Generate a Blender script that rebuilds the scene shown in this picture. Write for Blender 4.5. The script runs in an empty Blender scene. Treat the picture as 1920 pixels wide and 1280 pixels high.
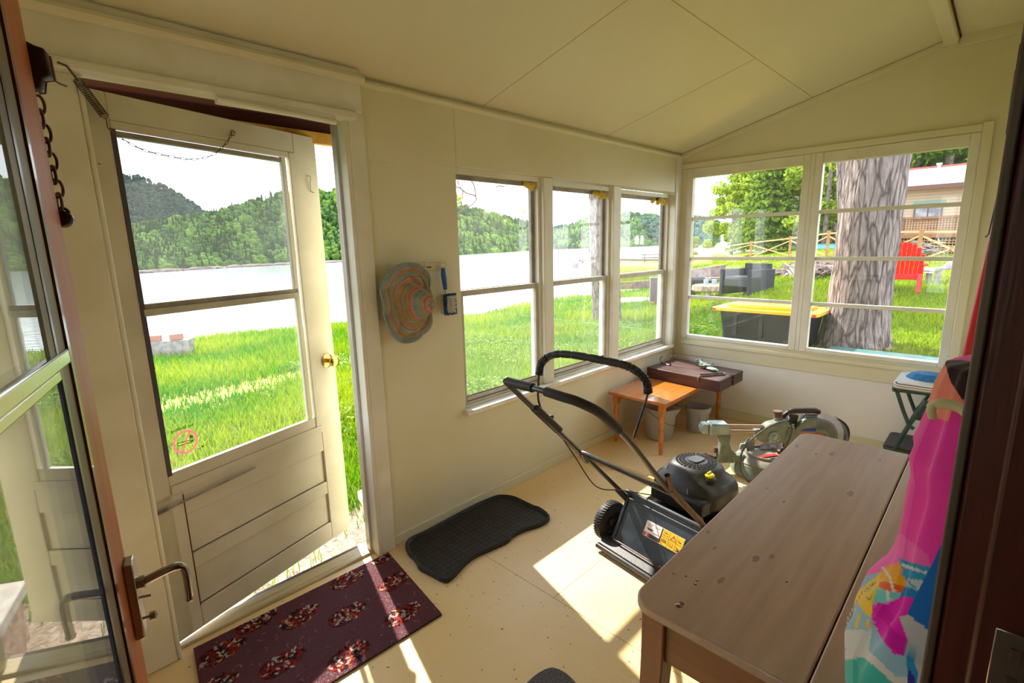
import bpy, math, random
import numpy as np
from mathutils import Vector, Matrix, noise
random.seed(7); rng = np.random.default_rng(7)
C = bpy.context.scene.collection
sc = bpy.context.scene

# ---------------------------------------------------------------- camera
F = 928.0; EYE = np.array([0, 0, 1.5])
def _n(v): return v / np.linalg.norm(v)
_d1 = _n(np.array([1893 - 960, 438 - 640, F]))
_d2 = np.array([0 - 960, 482 - 640, F]); _d2 = _n(_d2); _d2 = _n(_d2 - _d2.dot(_d1) * _d1)
RM = np.array([_d1, _d2, np.cross(_d1, _d2)])
cam = bpy.data.cameras.new('camera'); camo = bpy.data.objects.new('camera', cam); C.objects.link(camo)
cam.sensor_width = 36; cam.lens = F / 1920 * 36; cam.clip_start = 0.02; cam.clip_end = 5000
camo.matrix_world = Matrix([[RM[i, 0], -RM[i, 1], -RM[i, 2], EYE[i]] for i in range(3)] + [[0, 0, 0, 1]])
sc.camera = camo
def ray(px, py): return RM @ np.array([px - 960, py - 640, F])

# ---------------------------------------------------------------- light
w = bpy.data.worlds.new('sky'); sc.world = w; w.use_nodes = True
nt = w.node_tree; nt.nodes.clear()
out = nt.nodes.new('ShaderNodeOutputWorld'); bg = nt.nodes.new('ShaderNodeBackground')
tc = nt.nodes.new('ShaderNodeTexCoord'); sx = nt.nodes.new('ShaderNodeSeparateXYZ'); rp = nt.nodes.new('ShaderNodeValToRGB')
nt.links.new(tc.outputs['Generated'], sx.inputs[0]); nt.links.new(sx.outputs['Z'], rp.inputs[0])
rp.color_ramp.elements[0].position = 0.0; rp.color_ramp.elements[0].color = (1.0, 1.0, 1.0, 1)
rp.color_ramp.elements[1].position = 0.9; rp.color_ramp.elements[1].color = (.62, .78, 1.0, 1)
nt.links.new(rp.outputs[0], bg.inputs[0]); bg.inputs[1].default_value = 2.3
nt.links.new(bg.outputs[0], out.inputs[0])
sl = bpy.data.lights.new('sun', 'SUN'); so = bpy.data.objects.new('sun', sl); C.objects.link(so)
sl.energy = 6.0; sl.angle = math.radians(0.8); sl.color = (1, .93, .8)
SUN = Vector((.198, .691, .695)).normalized()
so.rotation_euler = SUN.to_track_quat('Z', 'Y').to_euler()
sc.view_settings.view_transform = 'Standard'; sc.view_settings.look = 'None'
sc.view_settings.exposure = 1.1; sc.view_settings.gamma = 1; sc.view_settings.use_curve_mapping = False
sc.cycles.max_bounces = 10; sc.cycles.diffuse_bounces = 6; sc.cycles.transparent_max_bounces = 24
sc.cycles.use_denoising = True; sc.cycles.caustics_reflective = False; sc.cycles.caustics_refractive = False
sc.cycles.sample_clamp_indirect = 8

# ---------------------------------------------------------------- materials
def M(name, c, c2=None, scale=8, rough=.6, bump=0, bscale=None, metal=0, stretch=(1, 1, 1), lo=.4, hi=.6,
      spots=None, spot_scale=30, spot_t=.1, spec=.5, trans=0, attr=False, gen=False, coat=0, detail=4, alpha=1, sheen=0):
    m = bpy.data.materials.new(name); m.use_nodes = True; t = m.node_tree; N = t.nodes; L = t.links
    b = N['Principled BSDF']; b.inputs['Roughness'].default_value = rough; b.inputs['Metallic'].default_value = metal
    b.inputs['Specular IOR Level'].default_value = spec; b.inputs['Coat Weight'].default_value = coat
    b.inputs['Alpha'].default_value = alpha; b.inputs['Sheen Weight'].default_value = sheen
    co = N.new('ShaderNodeTexCoord'); mp = N.new('ShaderNodeMapping'); mp.inputs['Scale'].default_value = stretch
    if gen: L.new(co.outputs['Object'], mp.inputs[0])
    else:
        g = N.new('ShaderNodeNewGeometry'); L.new(g.outputs['Position'], mp.inputs[0])
    col = None
    b.inputs['Base Color'].default_value = (*c, 1)
    if attr:
        a = N.new('ShaderNodeVertexColor'); a.layer_name = 'Col'; col = a.outputs[0]
    if c2 is not None:
        n = N.new('ShaderNodeTexNoise'); n.inputs['Scale'].default_value = scale; n.inputs['Detail'].default_value = detail
        L.new(mp.outputs[0], n.inputs[0])
        r = N.new('ShaderNodeValToRGB'); r.color_ramp.elements[0].position = lo; r.color_ramp.elements[1].position = hi
        L.new(n.outputs[0], r.inputs[0])
        r.color_ramp.elements[0].color = (*c, 1); r.color_ramp.elements[1].color = (*c2, 1)
        if col is None: col = r.outputs[0]
        else:
            mx = N.new('ShaderNodeMixRGB'); mx.blend_type = 'MULTIPLY'; mx.inputs[0].default_value = 1
            L.new(col, mx.inputs[1]); L.new(r.outputs[0], mx.inputs[2]); col = mx.outputs[0]
    if spots is not None:
        v = N.new('ShaderNodeTexNoise'); v.inputs['Scale'].default_value = spot_scale; v.inputs['Detail'].default_value = 2
        L.new(mp.outputs[0], v.inputs[0])
        r = N.new('ShaderNodeValToRGB'); r.color_ramp.elements[0].position = spot_t; r.color_ramp.elements[1].position = spot_t + .03
        L.new(v.outputs[0], r.inputs[0])
        mx = N.new('ShaderNodeMixRGB'); L.new(r.outputs[0], mx.inputs[0])
        if col is None: mx.inputs[1].default_value = (*c, 1)
        else: L.new(col, mx.inputs[1])
        mx.inputs[2].default_value = (*spots, 1); col = mx.outputs[0]
    if col is not None: L.new(col, b.inputs['Base Color'])
    if bump:
        n = N.new('ShaderNodeTexNoise'); n.inputs['Scale'].default_value = bscale or scale * 3; n.inputs['Detail'].default_value = 6
        L.new(mp.outputs[0], n.inputs[0]); bp = N.new('ShaderNodeBump'); bp.inputs['Strength'].default_value = bump
        bp.inputs['Distance'].default_value = .02; L.new(n.outputs[0], bp.inputs['Height']); L.new(bp.outputs[0], b.inputs['Normal'])
    if trans:
        tr = N.new('ShaderNodeBsdfTranslucent'); ms = N.new('ShaderNodeMixShader'); ms.inputs[0].default_value = trans
        if col is not None: L.new(col, tr.inputs[0])
        else: tr.inputs[0].default_value = (*c, 1)
        o = N['Material Output']; L.new(b.outputs[0], ms.inputs[1]); L.new(tr.outputs[0], ms.inputs[2]); L.new(ms.outputs[0], o.inputs[0])
    return m
def glass_mat(name, tint=(1, 1, 1), dust=.03, rough=0.0, refl=1.5):
    m = bpy.data.materials.new(name); m.use_nodes = True; t = m.node_tree; N = t.nodes; L = t.links; N.clear()
    o = N.new('ShaderNodeOutputMaterial'); tr = N.new('ShaderNodeBsdfTransparent'); tr.inputs[0].default_value = (*tint, 1)
    gl = N.new('ShaderNodeBsdfGlossy'); gl.inputs['Roughness'].default_value = rough
    lw = N.new('ShaderNodeLayerWeight'); lw.inputs[0].default_value = .5
    pw = N.new('ShaderNodeMath'); pw.operation = 'POWER'; L.new(lw.outputs['Facing'], pw.inputs[0]); pw.inputs[1].default_value = 4.5
    fr = N.new('ShaderNodeMath'); fr.operation = 'MULTIPLY_ADD'; L.new(pw.outputs[0], fr.inputs[0]); fr.inputs[1].default_value = .9; fr.inputs[2].default_value = .04 * refl / 1.5
    m1 = N.new('ShaderNodeMixShader'); L.new(fr.outputs[0], m1.inputs[0]); L.new(tr.outputs[0], m1.inputs[1]); L.new(gl.outputs[0], m1.inputs[2])
    df = N.new('ShaderNodeBsdfTranslucent'); df.inputs[0].default_value = (.9, .9, .85, 1)
    g = N.new('ShaderNodeNewGeometry'); n = N.new('ShaderNodeTexNoise'); n.inputs['Scale'].default_value = 3; n.inputs['Detail'].default_value = 8
    L.new(g.outputs['Position'], n.inputs[0]); ma = N.new('ShaderNodeMath'); ma.operation = 'MULTIPLY'; L.new(n.outputs[0], ma.inputs[0]); ma.inputs[1].default_value = dust * 2
    m2 = N.new('ShaderNodeMixShader'); L.new(ma.outputs[0], m2.inputs[0]); L.new(m1.outputs[0], m2.inputs[1]); L.new(df.outputs[0], m2.inputs[2])
    L.new(m2.outputs[0], o.inputs[0]); return m
def wood(name, c, c2, axis=0, scale=6, rough=.5, bump=.05, coat=0, knots=None):
    st = [1, 1, 1]; st = [9, 9, 9]; st[axis] = .6
    return M(name, c, c2, scale=scale, stretch=tuple(st), rough=rough, bump=bump, bscale=scale * 2, lo=.3, hi=.7, coat=coat,
             spots=knots, spot_scale=1.6, spot_t=.74)

PAINT = M('cream_paint', (.75, .71, .54), (.71, .66, .46), scale=1.5, rough=.45, bump=.02, bscale=60, spots=(.25, .12, .03), spot_scale=19, spot_t=.83)
PAINTC = M('ceiling_paint', (.73, .69, .50), (.69, .64, .44), scale=.9, rough=.5, bump=.02, bscale=40, spots=(.25, .1, .03), spot_scale=15, spot_t=.815)
WHITE = M('white_trim_paint', (.79, .77, .68), (.73, .70, .59), scale=6, rough=.4, bump=.03, bscale=90)
DOORW = M('old_white_door_paint', (.68, .63, .53), (.60, .55, .44), scale=4, rough=.5, bump=.04, bscale=50, spots=(.2, .11, .05), spot_scale=26, spot_t=.78)
CRACK = M('dark_crack', (.09, .04, .02), rough=.9)
FLOOR = M('floor_paint', (.80, .565, .25), (.86, .64, .37), scale=1.2, rough=.42, bump=.12, bscale=45, spots=(.22, .15, .08), spot_scale=48, spot_t=.70)
GREYF = M('grey_sash_frame', (.33, .30, .24), (.24, .21, .17), scale=10, rough=.5)
SASHW = M('sash_offwhite', (.55, .52, .44), (.45, .41, .33), scale=10, rough=.5)
GLASS = glass_mat('window_glass', dust=.02)
DGLASS = glass_mat('screened_dusty_glass', tint=(.76, .78, .78), dust=.022)
CLEAR = glass_mat('clean_glass', dust=.008)
SGLASS = glass_mat('storm_door_glass', tint=(.8, .85, .8), dust=.03, refl=1.9)
REDW = wood('red_brown_wood', (.16, .035, .018), (.10, .02, .012), axis=2, rough=.3, coat=.3)
JAMBW = wood('dark_jamb_wood', (.10, .013, .007), (.06, .009, .006), axis=2, rough=.4)
ORANGEW = wood('orange_stained_stile', (.50, .15, .03), (.42, .11, .02), axis=2, rough=.5)
BROWNM = M('dark_bracket', (.035, .012, .008), rough=.5)
OLIVE = M('olive_frame', (.22, .17, .06), (.15, .10, .04), scale=8, rough=.5)
BLACKP = M('black_plastic', (.018, .017, .017), (.03, .028, .026), scale=20, rough=.45, bump=.05, bscale=120)
BLACKR = M('black_rubber', (.012, .011, .012), (.022, .02, .02), scale=30, rough=.6)
BLACKT = M('black_tube', (.02, .018, .018), (.05, .04, .035), scale=14, rough=.3, spec=.6)
RUST = M('rusty_tube', (.09, .05, .035), (.16, .09, .06), scale=20, rough=.45)
NAVY = M('navy_plastic', (.012, .02, .028), (.03, .04, .05), scale=12, rough=.4, bump=.03)
YEL = M('yellow_plastic', (.85, .68, .02), rough=.35)
METAL = M('worn_metal', (.45, .42, .40), (.32, .28, .26), scale=20, rough=.35, metal=.8)
DMETAL = M('dark_metal', (.10, .07, .055), (.16, .10, .07), scale=30, rough=.45, metal=.6)
IRON = M('iron_chain', (.09, .05, .05), (.17, .10, .08), scale=60, rough=.4, metal=.7)
BRASS = M('brass', (.75, .50, .16), rough=.18, metal=1)
CHROME = M('brushed_handle', (.42, .37, .35), rough=.25, metal=.9)
FOAM = M('yellow_foam', (.75, .55, .12), (.6, .4, .06), scale=30, rough=.9, bump=.6, bscale=60)

# ---------------------------------------------------------------- mesh helpers
class MB:
    def __init__(s): s.v = []; s.f = []; s.m = []
    def add(s, vs, fs, mi=0):
        o = len(s.v); s.v.extend([tuple(float(c) for c in v) for v in vs]); s.f.extend([tuple(i + o for i in f) for f in fs]); s.m.extend([mi] * len(fs)); return s
    def box(s, x0, x1, y0, y1, z0, z1, mi=0, fr=None):
        vs = [(x, y, z) for x in (x0, x1) for y in (y0, y1) for z in (z0, z1)]
        if fr: vs = [fr(*v) for v in vs]
        return s.add(vs, [(0, 1, 3, 2), (4, 6, 7, 5), (0, 4, 5, 1), (2, 3, 7, 6), (0, 2, 6, 4), (1, 5, 7, 3)], mi)
    def bar(s, a, b, w, h=None, up=(0, 0, 1), mi=0):
        a = Vector(a); b = Vector(b); d = (b - a).normalized(); h = h or w
        u = Vector(up); sd = d.cross(u)
        if sd.length < 1e-4: sd = d.cross(Vector((1, 0, 0)))
        sd.normalize(); u = sd.cross(d).normalized()
        vs = [p + sd * i * w / 2 + u * j * h / 2 for p in (a, b) for i, j in ((-1, -1), (1, -1), (1, 1), (-1, 1))]
        return s.add(vs, [(0, 1, 2, 3), (7, 6, 5, 4), (0, 4, 5, 1), (1, 5, 6, 2), (2, 6, 7, 3), (3, 7, 4, 0)], mi)
    def tube(s, pts, r, n=10, mi=0, closed=False, cap=True):
        P = [Vector(p) for p in pts]; k = len(P); R = r if isinstance(r, (list, tuple)) else [r] * k
        o = len(s.v); T = []
        for i in range(k):
            a = P[(i - 1) % k] if (i or closed) else P[0]; b = P[(i + 1) % k] if (i < k - 1 or closed) else P[-1]
            T.append((b - a).normalized())
        u = T[0].orthogonal().normalized(); vs = []
        for i in range(k):
            u = (u - T[i] * u.dot(T[i])).normalized(); v = T[i].cross(u)
            for j in range(n):
                a = 2 * math.pi * j / n; vs.append(P[i] + (u * math.cos(a) + v * math.sin(a)) * R[i])
        fs = []
        for i in range(k if closed else k - 1):
            i2 = (i + 1) % k
            for j in range(n): fs.append((i * n + j, i * n + (j + 1) % n, i2 * n + (j + 1) % n, i2 * n + j))
        if cap and not closed: fs.append(tuple(range(n - 1, -1, -1))); fs.append(tuple((k - 1) * n + j for j in range(n)))
        return s.add(vs, fs, mi)
    def cyl(s, a, b, r, r2=None, n=20, mi=0): return s.tube([a, b], [r, r if r2 is None else r2], n, mi)
    def lathe(s, prof, c=(0, 0, 0), axis=(0, 0, 1), n=24, mi=0, cap=True):
        ax = Vector(axis).normalized(); u = ax.orthogonal().normalized(); v = ax.cross(u); c = Vector(c); vs = []; fs = []
        for r, z in prof:
            for j in range(n):
                a = 2 * math.pi * j / n; vs.append(c + ax * z + (u * math.cos(a) + v * math.sin(a)) * r)
        k = len(prof)
        for i in range(k - 1):
            for j in range(n): fs.append((i * n + j, i * n + (j + 1) % n, (i + 1) * n + (j + 1) % n, (i + 1) * n + j))
        if cap: fs.append(tuple(range(n - 1, -1, -1))); fs.append(tuple((k - 1) * n + j for j in range(n)))
        return s.add(vs, fs, mi)
    def prism(s, poly, h0, h1, fr=None, mi=0):
        n = len(poly); fr = fr or (lambda x, y, z: (x, y, z))
        vs = [fr(x, y, h0) for x, y in poly] + [fr(x, y, h1) for x, y in poly]
        return s.add(vs, [tuple(range(n - 1, -1, -1)), tuple(range(n, 2 * n))] + [(i, (i + 1) % n, (i + 1) % n + n, i + n) for i in range(n)], mi)
    def ring(s, x0, x1, z0, z1, wd, y0, y1, fr=None, wb=None, wt=None, mi=0):
        wb = wb or wd; wt = wt or wd
        s.box(x0, x0 + wd, y0, y1, z0, z1, mi, fr); s.box(x1 - wd, x1, y0, y1, z0, z1, mi, fr)
        s.box(x0 + wd, x1 - wd, y0, y1, z0, z0 + wb, mi, fr); s.box(x0 + wd, x1 - wd, y0, y1, z1 - wt, z1, mi, fr); return s
    def grid(s, P, mi=0, closed=False):   # P[i][j] points
        a = len(P); b = len(P[0]); vs = [p for row in P for p in row]; fs = []
        for i in range(a - 1):
            for j in range(b if closed else b - 1):
                j2 = (j + 1) % b; fs.append((i * b + j, i * b + j2, (i + 1) * b + j2, (i + 1) * b + j))
        return s.add(vs, fs, mi)
    def build(s, name, mats, parent=None, smooth=40, bevel=0, seg=2):
        me = bpy.data.meshes.new(name); me.from_pydata(s.v, [], s.f)
        for m in (mats if isinstance(mats, list) else [mats]): me.materials.append(m)
        if any(s.m): me.polygons.foreach_set('material_index', s.m)
        import bmesh
        bm = bmesh.new(); bm.from_mesh(me); bmesh.ops.recalc_face_normals(bm, faces=bm.faces); bm.to_mesh(me); bm.free()
        if smooth: me.shade_smooth(); me.set_sharp_from_angle(angle=math.radians(smooth))
        o = bpy.data.objects.new(name, me); C.objects.link(o)
        if parent is not None:
            o.parent = parent; o.matrix_parent_inverse = parent.matrix_basis.inverted()
        if bevel:
            b = o.modifiers.new('bevel', 'BEVEL'); b.width = bevel; b.segments = seg; b.limit_method = 'ANGLE'; b.angle_limit = math.radians(50)
        return o
def fast_mesh(name, V, Fq, mats, col=None, smooth=False, mi=None):
    V = np.asarray(V, dtype=np.float32); Fq = np.asarray(Fq, dtype=np.int32); k = Fq.shape[1]
    me = bpy.data.meshes.new(name); me.vertices.add(len(V)); me.vertices.foreach_set('co', V.ravel())
    me.loops.add(Fq.size); me.loops.foreach_set('vertex_index', Fq.ravel())
    me.polygons.add(len(Fq)); me.polygons.foreach_set('loop_start', np.arange(0, Fq.size, k, dtype=np.int32))
    for m in (mats if isinstance(mats, list) else [mats]): me.materials.append(m)
    if mi is not None: me.polygons.foreach_set('material_index', np.asarray(mi, dtype=np.int32))
    me.update(calc_edges=True); me.validate()
    if col is not None:
        a = me.color_attributes.new('Col', 'FLOAT_COLOR', 'POINT'); cc = np.ones((len(V), 4), dtype=np.float32); cc[:, :3] = col
        a.data.foreach_set('color', cc.ravel())
    if smooth: me.shade_smooth()
    return me
def mobj(name, me, parent=None):
    o = bpy.data.objects.new(name, me); C.objects.link(o)
    if parent is not None: o.parent = parent; o.matrix_parent_inverse = parent.matrix_basis.inverted()
    return o
def tag(o, label=None, cat=None, group=None, kind=None):
    if label: o['label'] = label
    if cat: o['category'] = cat
    if group: o['group'] = group
    if kind: o['kind'] = kind
    return o
def thing(name, label, cat, loc=(0, 0, 0), group=None):
    o = bpy.data.objects.new(name, None); C.objects.link(o); o.location = loc; o.empty_display_size = .1
    return tag(o, label, cat, group)
def struct(o, label=None):
    return tag(o, label, None, None, 'structure')
def sthing(name, label, loc=(0, 0, 0)):
    o = bpy.data.objects.new(name, None); C.objects.link(o); o.location = loc; return struct(o, label)
def copy_tree(o, loc, rotz=0, scale=1, label=None):
    c = o.copy(); C.objects.link(c); c.location = loc; c.rotation_euler = (0, 0, rotz); c.scale = (scale,) * 3 if not isinstance(scale, tuple) else scale
    if label: c['label'] = label
    for ch in o.children:
        k = ch.copy(); C.objects.link(k); k.parent = c
        for g in ch.children: q = g.copy(); C.objects.link(q); q.parent = k
    return c
def text_mesh(txt, size, fr, off, font_bold=False):
    cu = bpy.data.curves.new('t', 'FONT'); cu.body = txt; cu.size = size; cu.align_x = 'CENTER'; cu.offset = size * .012
    o = bpy.data.objects.new('t', cu); C.objects.link(o); bpy.context.view_layer.update()
    me = bpy.data.meshes.new_from_object(o.evaluated_get(bpy.context.evaluated_depsgraph_get()))
    vs = [v.co.copy() for v in me.vertices]; fs = [tuple(p.vertices) for p in me.polygons]
    bpy.data.objects.remove(o); bpy.data.meshes.remove(me)
    return [fr(v.x + off[0], v.y + off[1]) for v in vs], fs
def arc(c, r, a0, a1, n, ux=(1, 0, 0), uy=(0, 0, 1)):
    c = Vector(c); ux = Vector(ux); uy = Vector(uy)
    return [c + ux * r * math.cos(math.radians(a0 + (a1 - a0) * i / n)) + uy * r * math.sin(math.radians(a0 + (a1 - a0) * i / n)) for i in range(n + 1)]
def smooth_path(pts, k=6, closed=False):
    P = [Vector(p) for p in pts]; n = len(P); o = []
    rngi = range(n if closed else n - 1)
    for i in rngi:
        p0 = P[(i - 1) % n] if (closed or i) else P[0]; p1 = P[i]; p2 = P[(i + 1) % n]; p3 = P[(i + 2) % n] if (closed or i < n - 2) else P[-1]
        for j in range(k):
            t = j / k; o.append(.5 * ((2 * p1) + (p2 - p0) * t + (2 * p0 - 5 * p1 + 4 * p2 - p3) * t * t + (3 * p1 - p0 - 3 * p2 + p3) * t ** 3))
    if not closed: o.append(P[-1])
    return o
def sm(x, a, b):
    t = min(1, max(0, (x - a) / (b - a))); return t * t * (3 - 2 * t)

YW = 2.066; XW = 4.183
# ================================================================ SETTING
b = MB(); b.box(-.72, XW + .02, -.02, YW + .02, -.05, 0)
struct(b.build('floor', FLOOR))
b = MB()
for x in (1.45, 2.67): b.box(x, x + .002, 0, YW, 0, .0006)
b.box(1.45, XW, 1.22, 1.222, 0, .0006); b.box(-.7, 1.45, .6, .602, 0, .0006)
struct(b.build('floor_seam', M('floor_seam_dirt', (.36, .25, .11), rough=.9), smooth=0))
b = MB(); b.box(.235, 1.10, YW + .02, YW + .11, -.06, .012); o = b.build('trim_1', wood('worn_threshold', (.62, .50, .27), (.42, .30, .14), axis=0), bevel=.006); struct(o)
b = MB(); b.box(.235, 1.10, YW + .11, YW + .135, -.09, .006); struct(b.build('trim_2', wood('dark_threshold_edge', (.10, .05, .03), (.06, .03, .02), axis=0)))
b = MB(); b.box(-.72, XW + .1, YW + .0, YW + .1, -.45, -.051); b.box(XW, XW + .1, -.1, YW, -.45, -.051); struct(b.build('wall_foundation', M('foundation', (.3, .28, .25), rough=.9)))
# lake wall
T = .10
b = MB()
for x0, x1, z0, z1 in ((-.72, .235, -.05, 2.4), (.235, 1.10, 2.055, 2.4), (1.10, 1.70, -.05, 2.4), (1.70, 4.283, -.05, .575), (1.70, 4.283, 1.905, 2.4), (4.07, 4.283, .575, 1.905)):
    b.box(x0, x1, YW, YW + T, z0, z1)
struct(b.build('wall_lake', PAINT, smooth=0))
b = MB(); b.box(XW, XW + .1, -.12, YW, -.05, .655); b.box(XW, XW + .1, -.12, .185, .655, 2.095); b.box(XW, XW + .1, 1.99, YW, .655, 2.095)
b.box(XW, XW + .1, -.12, YW, 2.095, 2.22); b.prism([(-.12, 2.22), (YW, 2.22), (.38, 2.66), (-.12, 2.66)], XW, XW + .1, lambda x, y, z: (z, x, y))
struct(b.build('wall_end', PAINT, smooth=0))
b = MB(); b.box(XW - .003, XW - .0005, 0, 2.055, .0, .50); struct(b.build('wall_end_lower_light', M('grey_white_light_tone', (.83, .81, .79), (.79, .76, .72), scale=2, rough=.35, bump=.03, bscale=30), smooth=0))  # cooler, brighter light on the lower end wall put into its colour
b = MB(); b.box(-.82, -.72, -.12, YW + .1, -.05, .655); b.box(-.82, -.72, -.12, .15, .655, 2.095); b.box(-.82, -.72, .95, YW + .1, .655, 2.095); b.box(-.82, -.72, -.12, YW + .1, 2.095, 2.8); struct(b.build('wall_left', PAINT, smooth=0))
r = sthing('window_6', None, (-.77, 1.05, .655)); MB().ring(.15, .95, .655, 2.095, .05, -.80, -.74, lambda a, bb, c: (bb, a, c)).build('frame', WHITE, r, bevel=.004)  # unseen window, added to bring more light onto desk, robe and floor
b = MB(); b.box(-.80, -.74, .53, .56, .7, 2.05); b.build('mullion', WHITE, r); b = MB(); b.box(-.771, -.769, .2, .9, .7, 2.05); b.build('pane', CLEAR, r, smooth=0)
b = MB(); b.box(-.82, -.19, -.12, 0, -.05, 2.8); b.box(.66, XW, -.12, 0, -.05, 2.8); b.box(-.19, .66, -.12, 0, 2.12, 2.8); struct(b.build('wall_house', PAINT, smooth=0))
# hall behind the camera
hm = M('hall_wall', (.42, .30, .18), rough=.7)
b = MB(); b.box(-1.6, -1.5, -3, -.12, 0, 2.5); b.box(2.2, 2.3, -3, -.12, 0, 2.5); b.box(-1.6, 2.3, -3.1, -3, 0, 2.5); b.box(-1.6, 2.3, -3.1, -.12, 2.5, 2.6); b.box(-1.6, -.82, -.13, -.11, 0, 2.5)
struct(b.build('wall_hall', hm, smooth=0)); b = MB(); b.box(-1.6, 2.3, -3.1, -.02, -.06, -.002); struct(b.build('floor_hall', wood('hall_floor', (.25, .12, .05), (.18, .08, .03))))
# ceiling
def CZ(y): return 2.222 + (2.066 - y) * (2.656 - 2.222) / (2.066 - .38)
b = MB(); yo = YW + .32
b.prism([(yo, CZ(YW) - .07), (YW + .02, CZ(YW + .02)), (.38, 2.656), (.38, 2.75), (yo, CZ(YW) + .02)], -.85, XW + .35, lambda x, y, z: (z, x, y))
b.box(-.85, XW + .35, -.12, .38, 2.652, 2.75)
struct(b.build('ceiling', PAINTC, smooth=0))
b = MB()
for (xa, ya), (xb, yb) in (((1.9, .38), (1.9, YW)), ((3.05, 1.1), (3.05, YW)), ((1.9, 1.1), (XW, 1.1))):
    b.bar((xa, ya, CZ(ya) - .0005), (xb, yb, CZ(yb) - .0005), .004, .002)
struct(b.build('ceiling_seam', M('ceiling_seam_paint', (.58, .50, .28), rough=.8), smooth=0))
b = MB(); b.box(-.72, XW, .345, .415, 2.615, 2.66); struct(b.build('trim_3', PAINTC, bevel=.006))
b = MB(); b.box(-.72, XW, .338, .342, 2.64, 2.652); struct(b.build('trim_4', CRACK))
b = MB(); b.box(XW - .02, XW, 0, .345, 2.595, 2.655); struct(b.build('trim_5', PAINTC, bevel=.004))
b = MB(); b.bar((XW - .012, .40, CZ(.40) - .02), (XW - .012, YW, CZ(YW) - .02), .024, .035); struct(b.build('trim_6', PAINT, bevel=.004))
b = MB(); b.tube([(x, YW - .012, 2.196 - .006 * math.sin((x - 1.2) / 3 * math.pi)) for x in np.linspace(1.18, XW, 12)], .016, 8); struct(b.build('trim_7', PAINT))
# door header casing, side casing, stop
b = MB(); b.box(-.72, 1.165, 2.012, YW, 2.06, 2.235); struct(b.build('trim_8', WHITE, bevel=.008))
b = MB(); b.tube([(-.72, 2.0, 2.185), (1.17, 2.0, 2.19)], .018, 8); struct(b.build('trim_9', PAINT))
b = MB(); b.box(-.72, 1.13, 1.995, YW, 2.028, 2.062); struct(b.build('trim_10', WHITE, bevel=.008))
b = MB(); b.box(1.105, 1.185, 2.04, YW, 0, 2.10); b.box(1.088, 1.106, 2.035, YW + T, 0, 2.07); struct(b.build('trim_11', WHITE, bevel=.005))
b = MB(); b.box(1.075, 1.089, 2.10, 2.13, 0, 2.06); struct(b.build('trim_12', M('metal_weatherstrip', (.55, .55, .58), rough=.3, metal=.5)))
b = MB(); b.box(.10, .236, 2.035, YW, 0, 2.03); b.box(.236, .25, 2.035, YW + .03, 0, 2.03); struct(b.build('trim_13', WHITE, bevel=.006))
b = MB(); b.cyl((.60, 1.995, 2.016), (1.03, 1.995, 2.004), .011, n=10); b.box(.6, 1.03, 1.995, 2.02, 2.004, 2.03); struct(b.build('trim_14', WHITE))
b = MB(); b.box(1.185, 1.70, 2.058, YW, 1.885, 2.19); b.box(1.70, 4.07, 2.056, YW, 1.905, 2.19); struct(b.build('trim_15', PAINT, bevel=.003))
# soffit and beam outside over the door
b = MB(); b.box(-.8, XW + .3, YW + .10, YW + .32, 2.08, 2.13); b.box(-.8, XW + .3, YW + .30, YW + .33, 2.03, 2.16); struct(b.build('trim_16', M('soffit_red', (.09, .018, .012), rough=.7)))
b = MB(); b.box(.25, 1.2, YW + .28, YW + .315, 1.985, 2.035); struct(b.build('trim_17', M('raw_yellow_wood', (.8, .45, .08), (.6, .3, .04), scale=12, rough=.7)))
# sills
b = MB(); b.box(1.68, 4.10, 2.022, YW + .045, .572, .598)
struct(b.build('trim_18', M('sill_paint', (.88, .84, .74), (.74, .68, .55), scale=9, rough=.45, spots=(.25, .18, .08), spot_scale=30, spot_t=.76), bevel=.004))
b = MB(); b.box(XW - .022, XW, 0.0, 2.0, .60, .632); b.box(XW - .010, XW, 0, YW, .50, .60); struct(b.build('trim_19', PAINT, bevel=.004))
b = MB(); b.box(4.04, 4.075, 2.03, YW + .05, .598, 1.905); b.box(4.075, XW, 2.05, YW, .575, 2.19); struct(b.build('trim_20', WHITE, bevel=.004))
b = MB(); b.box(1.19, XW, YW - .014, YW, 0, .055); struct(b.build('baseboard_lake', PAINT, bevel=.003))
b = MB(); b.box(XW - .012, XW, 0, YW, 0, .07); b.box(XW - .016, XW, 0, YW, .07, .08); struct(b.build('baseboard_end', PAINT, bevel=.002))

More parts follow.
